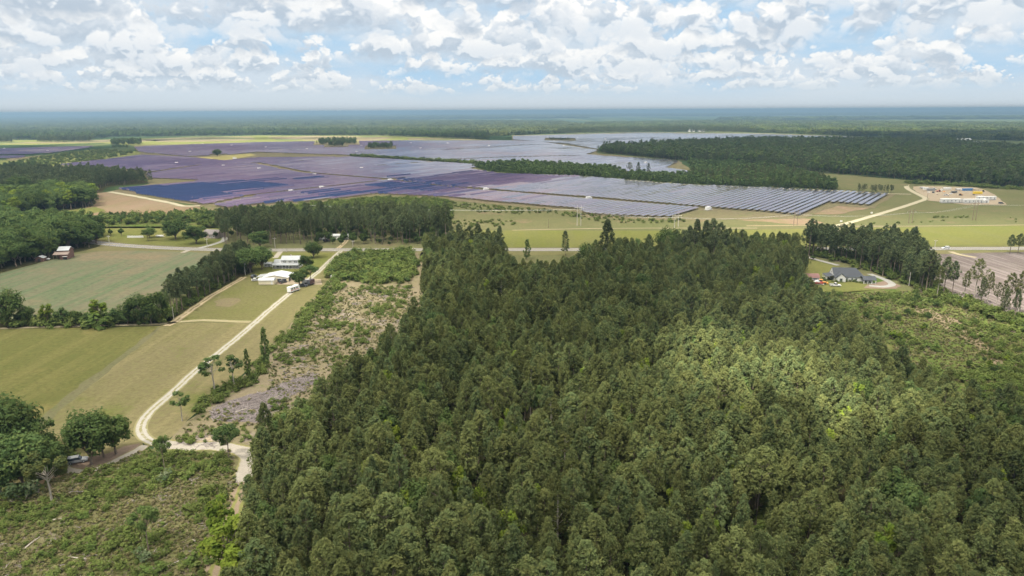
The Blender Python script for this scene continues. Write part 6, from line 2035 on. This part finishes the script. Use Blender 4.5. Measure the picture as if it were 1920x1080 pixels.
# far buildings behind the panels
for x, y, lab in ((1297, 247.3, 'white far shed left of two behind the distant panels'), (1316, 247.3, 'white far shed right of two behind the distant panels'), (1805, 267.5, 'white far shed beside the distant pasture'), (1812, 266.5, 'second white far shed beside the distant pasture'), (1838, 273.5, 'long white far shed at the lower end of the distant pasture')):
    t = thing('far_shed', lab, 'shed', at_px(x, y, 0.3))
    gable_wall('wall', -13, 13, 0, 14, 0, 6.5, 9.5, W_wall, t)
    gable_roof('roof', -13, 13, 0, 14, 6.6, 9.6, R_white, t)
    d = box('door', (-3, 3, -0.1, -0.002, 0.05, 4.5), PAINT['grey'], t)

# ---- poles
def utility_pole(label, px, hgt, mat=WOOD, transformer=False, rot=0.0, arm=True):
    t = thing('utility_pole', label, 'pole', at_px(*px, 0.1), rot)
    tube('post', (0, 0, 0), (0, 0, hgt), 0.17, 0.12, mat, t, 10)
    if arm:
        a = box('crossarm', (-1.2, 1.2, -0.18, -0.05, hgt - 0.7, hgt - 0.5), mat, t)
        for x in (-1.05, 0.0, 1.05):
            tube('insulator', (x, -0.11, hgt - 0.498), (x, -0.11, hgt - 0.2), 0.07, 0.05, W_trim, a, 8)
    if transformer:
        tube('transformer', (0.42, -0.1, hgt - 2.4), (0.42, -0.1, hgt - 1.3), 0.3, 0.3, STEEL, t, 12)
    return t


utility_pole('pale utility pole with transformers at the end of the pine belt', (460, 516), height_at(460, 516, 489), PALEWOOD, True)
utility_pole('bare pale pole at the corner of the field tree line', (326, 600), height_at(326, 600, 576), PALEWOOD, arm=False)
for x, y, ty, lab in ((206, 462, 442, 'pale roadside pole on the lawn near the wood'), (389, 464, 447, 'pale roadside pole before the brown roofed house'), (516, 466, 446, 'pale roadside pole before the pine stand'), (662, 465, 451, 'pale roadside pole by the mobile home drive'), (537, 472, 466, 'short white post at the lane to the farmhouse'),
                      (1752, 469, 450, 'thin pale pole beside the road near the white car')):
    utility_pole(lab, (x, y), height_at(x, y, ty), PALEWOOD, arm=(ty < 460))
utility_pole('white lamp pole beside the drive of the dark roofed house', (1704, 536), height_at(1704, 536, 511), PALEWOOD, arm=False)
utility_pole('dark brown pole beside the pines at the end of the stand', (838, 461), height_at(838, 461, 436), WOOD)
utility_pole('short brown post in the rough meadow', (1028, 428), height_at(1028, 428, 411), WOOD, arm=False)
utility_pole('pole at the gravel entrance of the works yard', (1738, 376), height_at(1738, 376, 357), WOOD)
frames = [((1085.5, 423.5), 385, PALEWOOD, 'pale two legged power pole before the near panels'), ((1268, 427), 400, PALEWOOD, 'pale two legged power pole in line with the high pine clump'), ((1491, 423), 394, WOOD, 'dark two legged power pole at the corner of the panel rows'),
          ((1706.5, 419), 391, WOOD, 'dark two legged power pole in the meadow below the works yard'), ((1826, 413.5), 376, WOOD, 'dark two legged power pole before the office trailers')]
tops = []
for (x, y), ty, mat, lab in frames:
    hgt = height_at(x, y, ty)
    g = G(x, y)
    t = thing('power_pole', lab, 'power pole', (g[0], g[1], 0.1), rad(8), 'power poles crossing the meadow')
    for sx in (-1.5, 1.5):
        tube('post', (sx, 0, 0), (sx, 0, hgt), 0.22, 0.15, mat, t, 10)
    a = box('crossarm', (-4.0, 4.0, -0.14, 0.14, hgt - 2.2, hgt - 1.9), mat, t)
    for sx in (-3.6, 0, 3.6):
        tube('insulator', (sx, 0, hgt - 3.4), (sx, 0, hgt - 2.203), 0.09, 0.09, STEEL, a, 6)
    bm = bmesh.new()
    add_tube(bm, (-1.4, 0, hgt * 0.55), (1.4, 0, hgt * 0.8), 0.07, 0.07, 6)
    add_tube(bm, (1.4, 0.05, hgt * 0.55), (-1.4, 0.05, hgt * 0.8), 0.07, 0.07, 6)
    from_bm('cross_brace', bm, mat, t)
    tops.append((g[0], g[1], hgt - 3.3))
for dx in (-3.6, 0, 3.6):
    pts = []
    first, last = np.array(tops[0]), np.array(tops[-1])
    chain = [first - (np.array(tops[1]) - first) * 3.0 * np.array([1, 1, 0])] + [np.array(q) for q in tops] + [last + (last - np.array(tops[-2])) * 2.0 * np.array([1, 1, 0])]
    for a, b in zip(chain[:-1], chain[1:]):
        for k in range(8):
            s = k / 8
            p = a + (b - a) * s
            pts.append((p[0] + dx * math.cos(rad(8)), p[1] + dx * math.sin(rad(8)), p[2] - 4 * 2.2 * s * (1 - s)))
    V, F = tube_np(pts, [0.022] * len(pts), 4)
    o = obj('power_line', mesh_np('power_line', V, F, [STEEL]))
    tag(o, 'thin wire strung between the two legged power poles', 'cable', 'wires of the power line')
# white marker boards at the gravel road
for x, y, lab in ((1577, 418, 'small white board beside the bend of the gravel road'), (1634, 402, 'small white board half way along the gravel road')):
    t = thing('sign_board', lab, 'sign', at_px(x, y, 0.1))
    box('board', (-0.9, 0.9, -0.03, 0.03, 0.8, 2.0), PAINT['white'], t)
    for sx in (-0.7, 0.7):
        tube('post', (sx, 0.08, 0), (sx, 0.08, 1.9), 0.05, 0.05, WOOD, t, 6)
t = thing('mailbox', 'white mailbox post where the farm drive meets the road', 'mailbox', at_px(628, 474, 0.1))
tube('post', (0, 0, 0), (0, 0, 1.1), 0.05, 0.05, WOOD, t, 6)
prism('box', [(-0.12, 1.1), (0.12, 1.1), (0.12, 1.25), (0, 1.36), (-0.12, 1.25)], -0.25, 0.25, 'Y', PAINT['white'], t)

# ================================================================== UNSEEN CLOUD DECK
# unseen cloud deck added to dim the land and leave a sunny forest patch
CLOUD_Z = 1100.0
m, n = new_mat('shade_deck_vapour')
thick = n.n('ShaderNodeAttribute', attribute_name='thickness').outputs['Fac']
dcl = n.n('ShaderNodeBsdfDiffuse', ins={'Color': (0.97, 0.97, 0.97, 1)})
tcl = n.n('ShaderNodeBsdfTranslucent', ins={'Color': (0.97, 0.97, 0.97, 1)})
mxl = n.n('ShaderNodeMixShader', ins={0: 0.74, 1: dcl.outputs[0], 2: tcl.outputs[0]})
trl = n.n('ShaderNodeBsdfTransparent')
mx = n.n('ShaderNodeMixShader', ins={0: thick, 1: trl.outputs[0], 2: mxl.outputs[0]})
out(n, mx.outputs[0])
M_shade_deck = m
off = np.array([SUN_DIR.x, SUN_DIR.y]) / SUN_DIR.z * CLOUD_Z
patch = G(1400, 795)
cell = 26.0
gx = np.arange(-1500, 1900, cell)
gy = np.arange(-420, 2600, cell)
X, Y = np.meshgrid(gx, gy)
th = np.zeros(X.shape)
top = np.zeros(X.shape)
for j in range(X.shape[0]):
    for i in range(X.shape[1]):
        p = Vector((X[j, i] * 0.0032, Y[j, i] * 0.0032, 2.7))
        f = mnoise.fractal(p, 0.8, 2.1, 5)
        th[j, i] = 0.67 + 0.07 * f
        top[j, i] = 60 + 55 * f + 22 * mnoise.noise(p * 9)
# the ragged rim of the deck, and the hole over the forest
rim = np.minimum.reduce([X - gx[0], gx[-1] - X, Y - gy[0], gy[-1] - Y])
wob = np.array([[mnoise.noise(Vector((x * 0.006, y * 0.006, 9.1))) for x in gx] for y in gy])
th *= np.clip((rim + 160 * wob) / 260, 0, 1)
hole = np.hypot((X - patch[0]) / 42.0, (Y - patch[1]) / 58.0) + 0.28 * np.array([[mnoise.noise(Vector((x * 0.02, y * 0.02, 4.1))) for x in gx] for y in gy])
th *= 1 + 0.20 * np.exp(-((hole - 2.0) / 0.8) ** 2)  # thicker ring added to set off the sunny patch
th *= np.clip((hole - 0.72) / 0.6, 0.0, 1)
for (hx, hy), (ax_, ay_), k in (((250, 520), (330, 70), 0.55), ((330, 290), (170, 110), 0.4), ((-75, 330), (60, 90), 0.7), ((-700, 1200), (300, 120), 0.6), ((-75, 140), (90, 60), 0.72), ((-420, 560), (260, 160), 0.75), ((-900, 2150), (800, 260), 0.1)):  # thin spots shaped to let more sun onto chosen land
    e = np.hypot((X - hx) / ax_, (Y - hy) / ay_) + 0.4 * wob
    th *= k + (1 - k) * np.clip((e - 0.5) / 0.8, 0, 1)
th = np.clip(th, 0.0, 0.86)
ny_, nx_ = X.shape
full = th / 0.5
Vt = np.stack([X + off[0], Y + off[1], CLOUD_Z + 5 + np.maximum(top, 5) * full], -1).reshape(-1, 3)
Vb = np.stack([X + off[0], Y + off[1], CLOUD_Z - 6 * full], -1).reshape(-1, 3)
idx = np.arange(nx_ * ny_).reshape(ny_, nx_)
Ft = np.stack([idx[:-1, :-1], idx[:-1, 1:], idx[1:, 1:], idx[1:, :-1]], -1).reshape(-1, 4)
live = th.ravel()[Ft].max(1) > 0.004
Ft = Ft[live]
me = mesh_np('clouds', np.concatenate([Vt, Vb]), np.concatenate([Ft, Ft[:, ::-1] + nx_ * ny_]), [M_shade_deck], smooth=True)
at = me.attributes.new('thickness', 'FLOAT', 'POINT')
at.data.foreach_set('value', np.concatenate([th.ravel(), th.ravel()]).astype(np.float32))
o = obj('clouds', me)
o['kind'] = 'stuff'
o['label'] = 'unseen cloud deck added overhead to shape the sunlight'

# ================================================================== AIR
m, n = new_mat('haze_air')
vol = n.n('ShaderNodeVolumePrincipled', ins={'Color': (0.26, 0.40, 0.54, 1), 'Density': HAZE_DENSITY, 'Anisotropy': 0.25})
n.n('ShaderNodeOutputMaterial', ins={'Volume': vol.outputs[0]})
bm = bmesh.new()
add_box(bm, -59000, 59000, -1500, 59500, -1.0, 97.0)
hz = from_bm('haze', bm, m)
hz['kind'] = 'stuff'
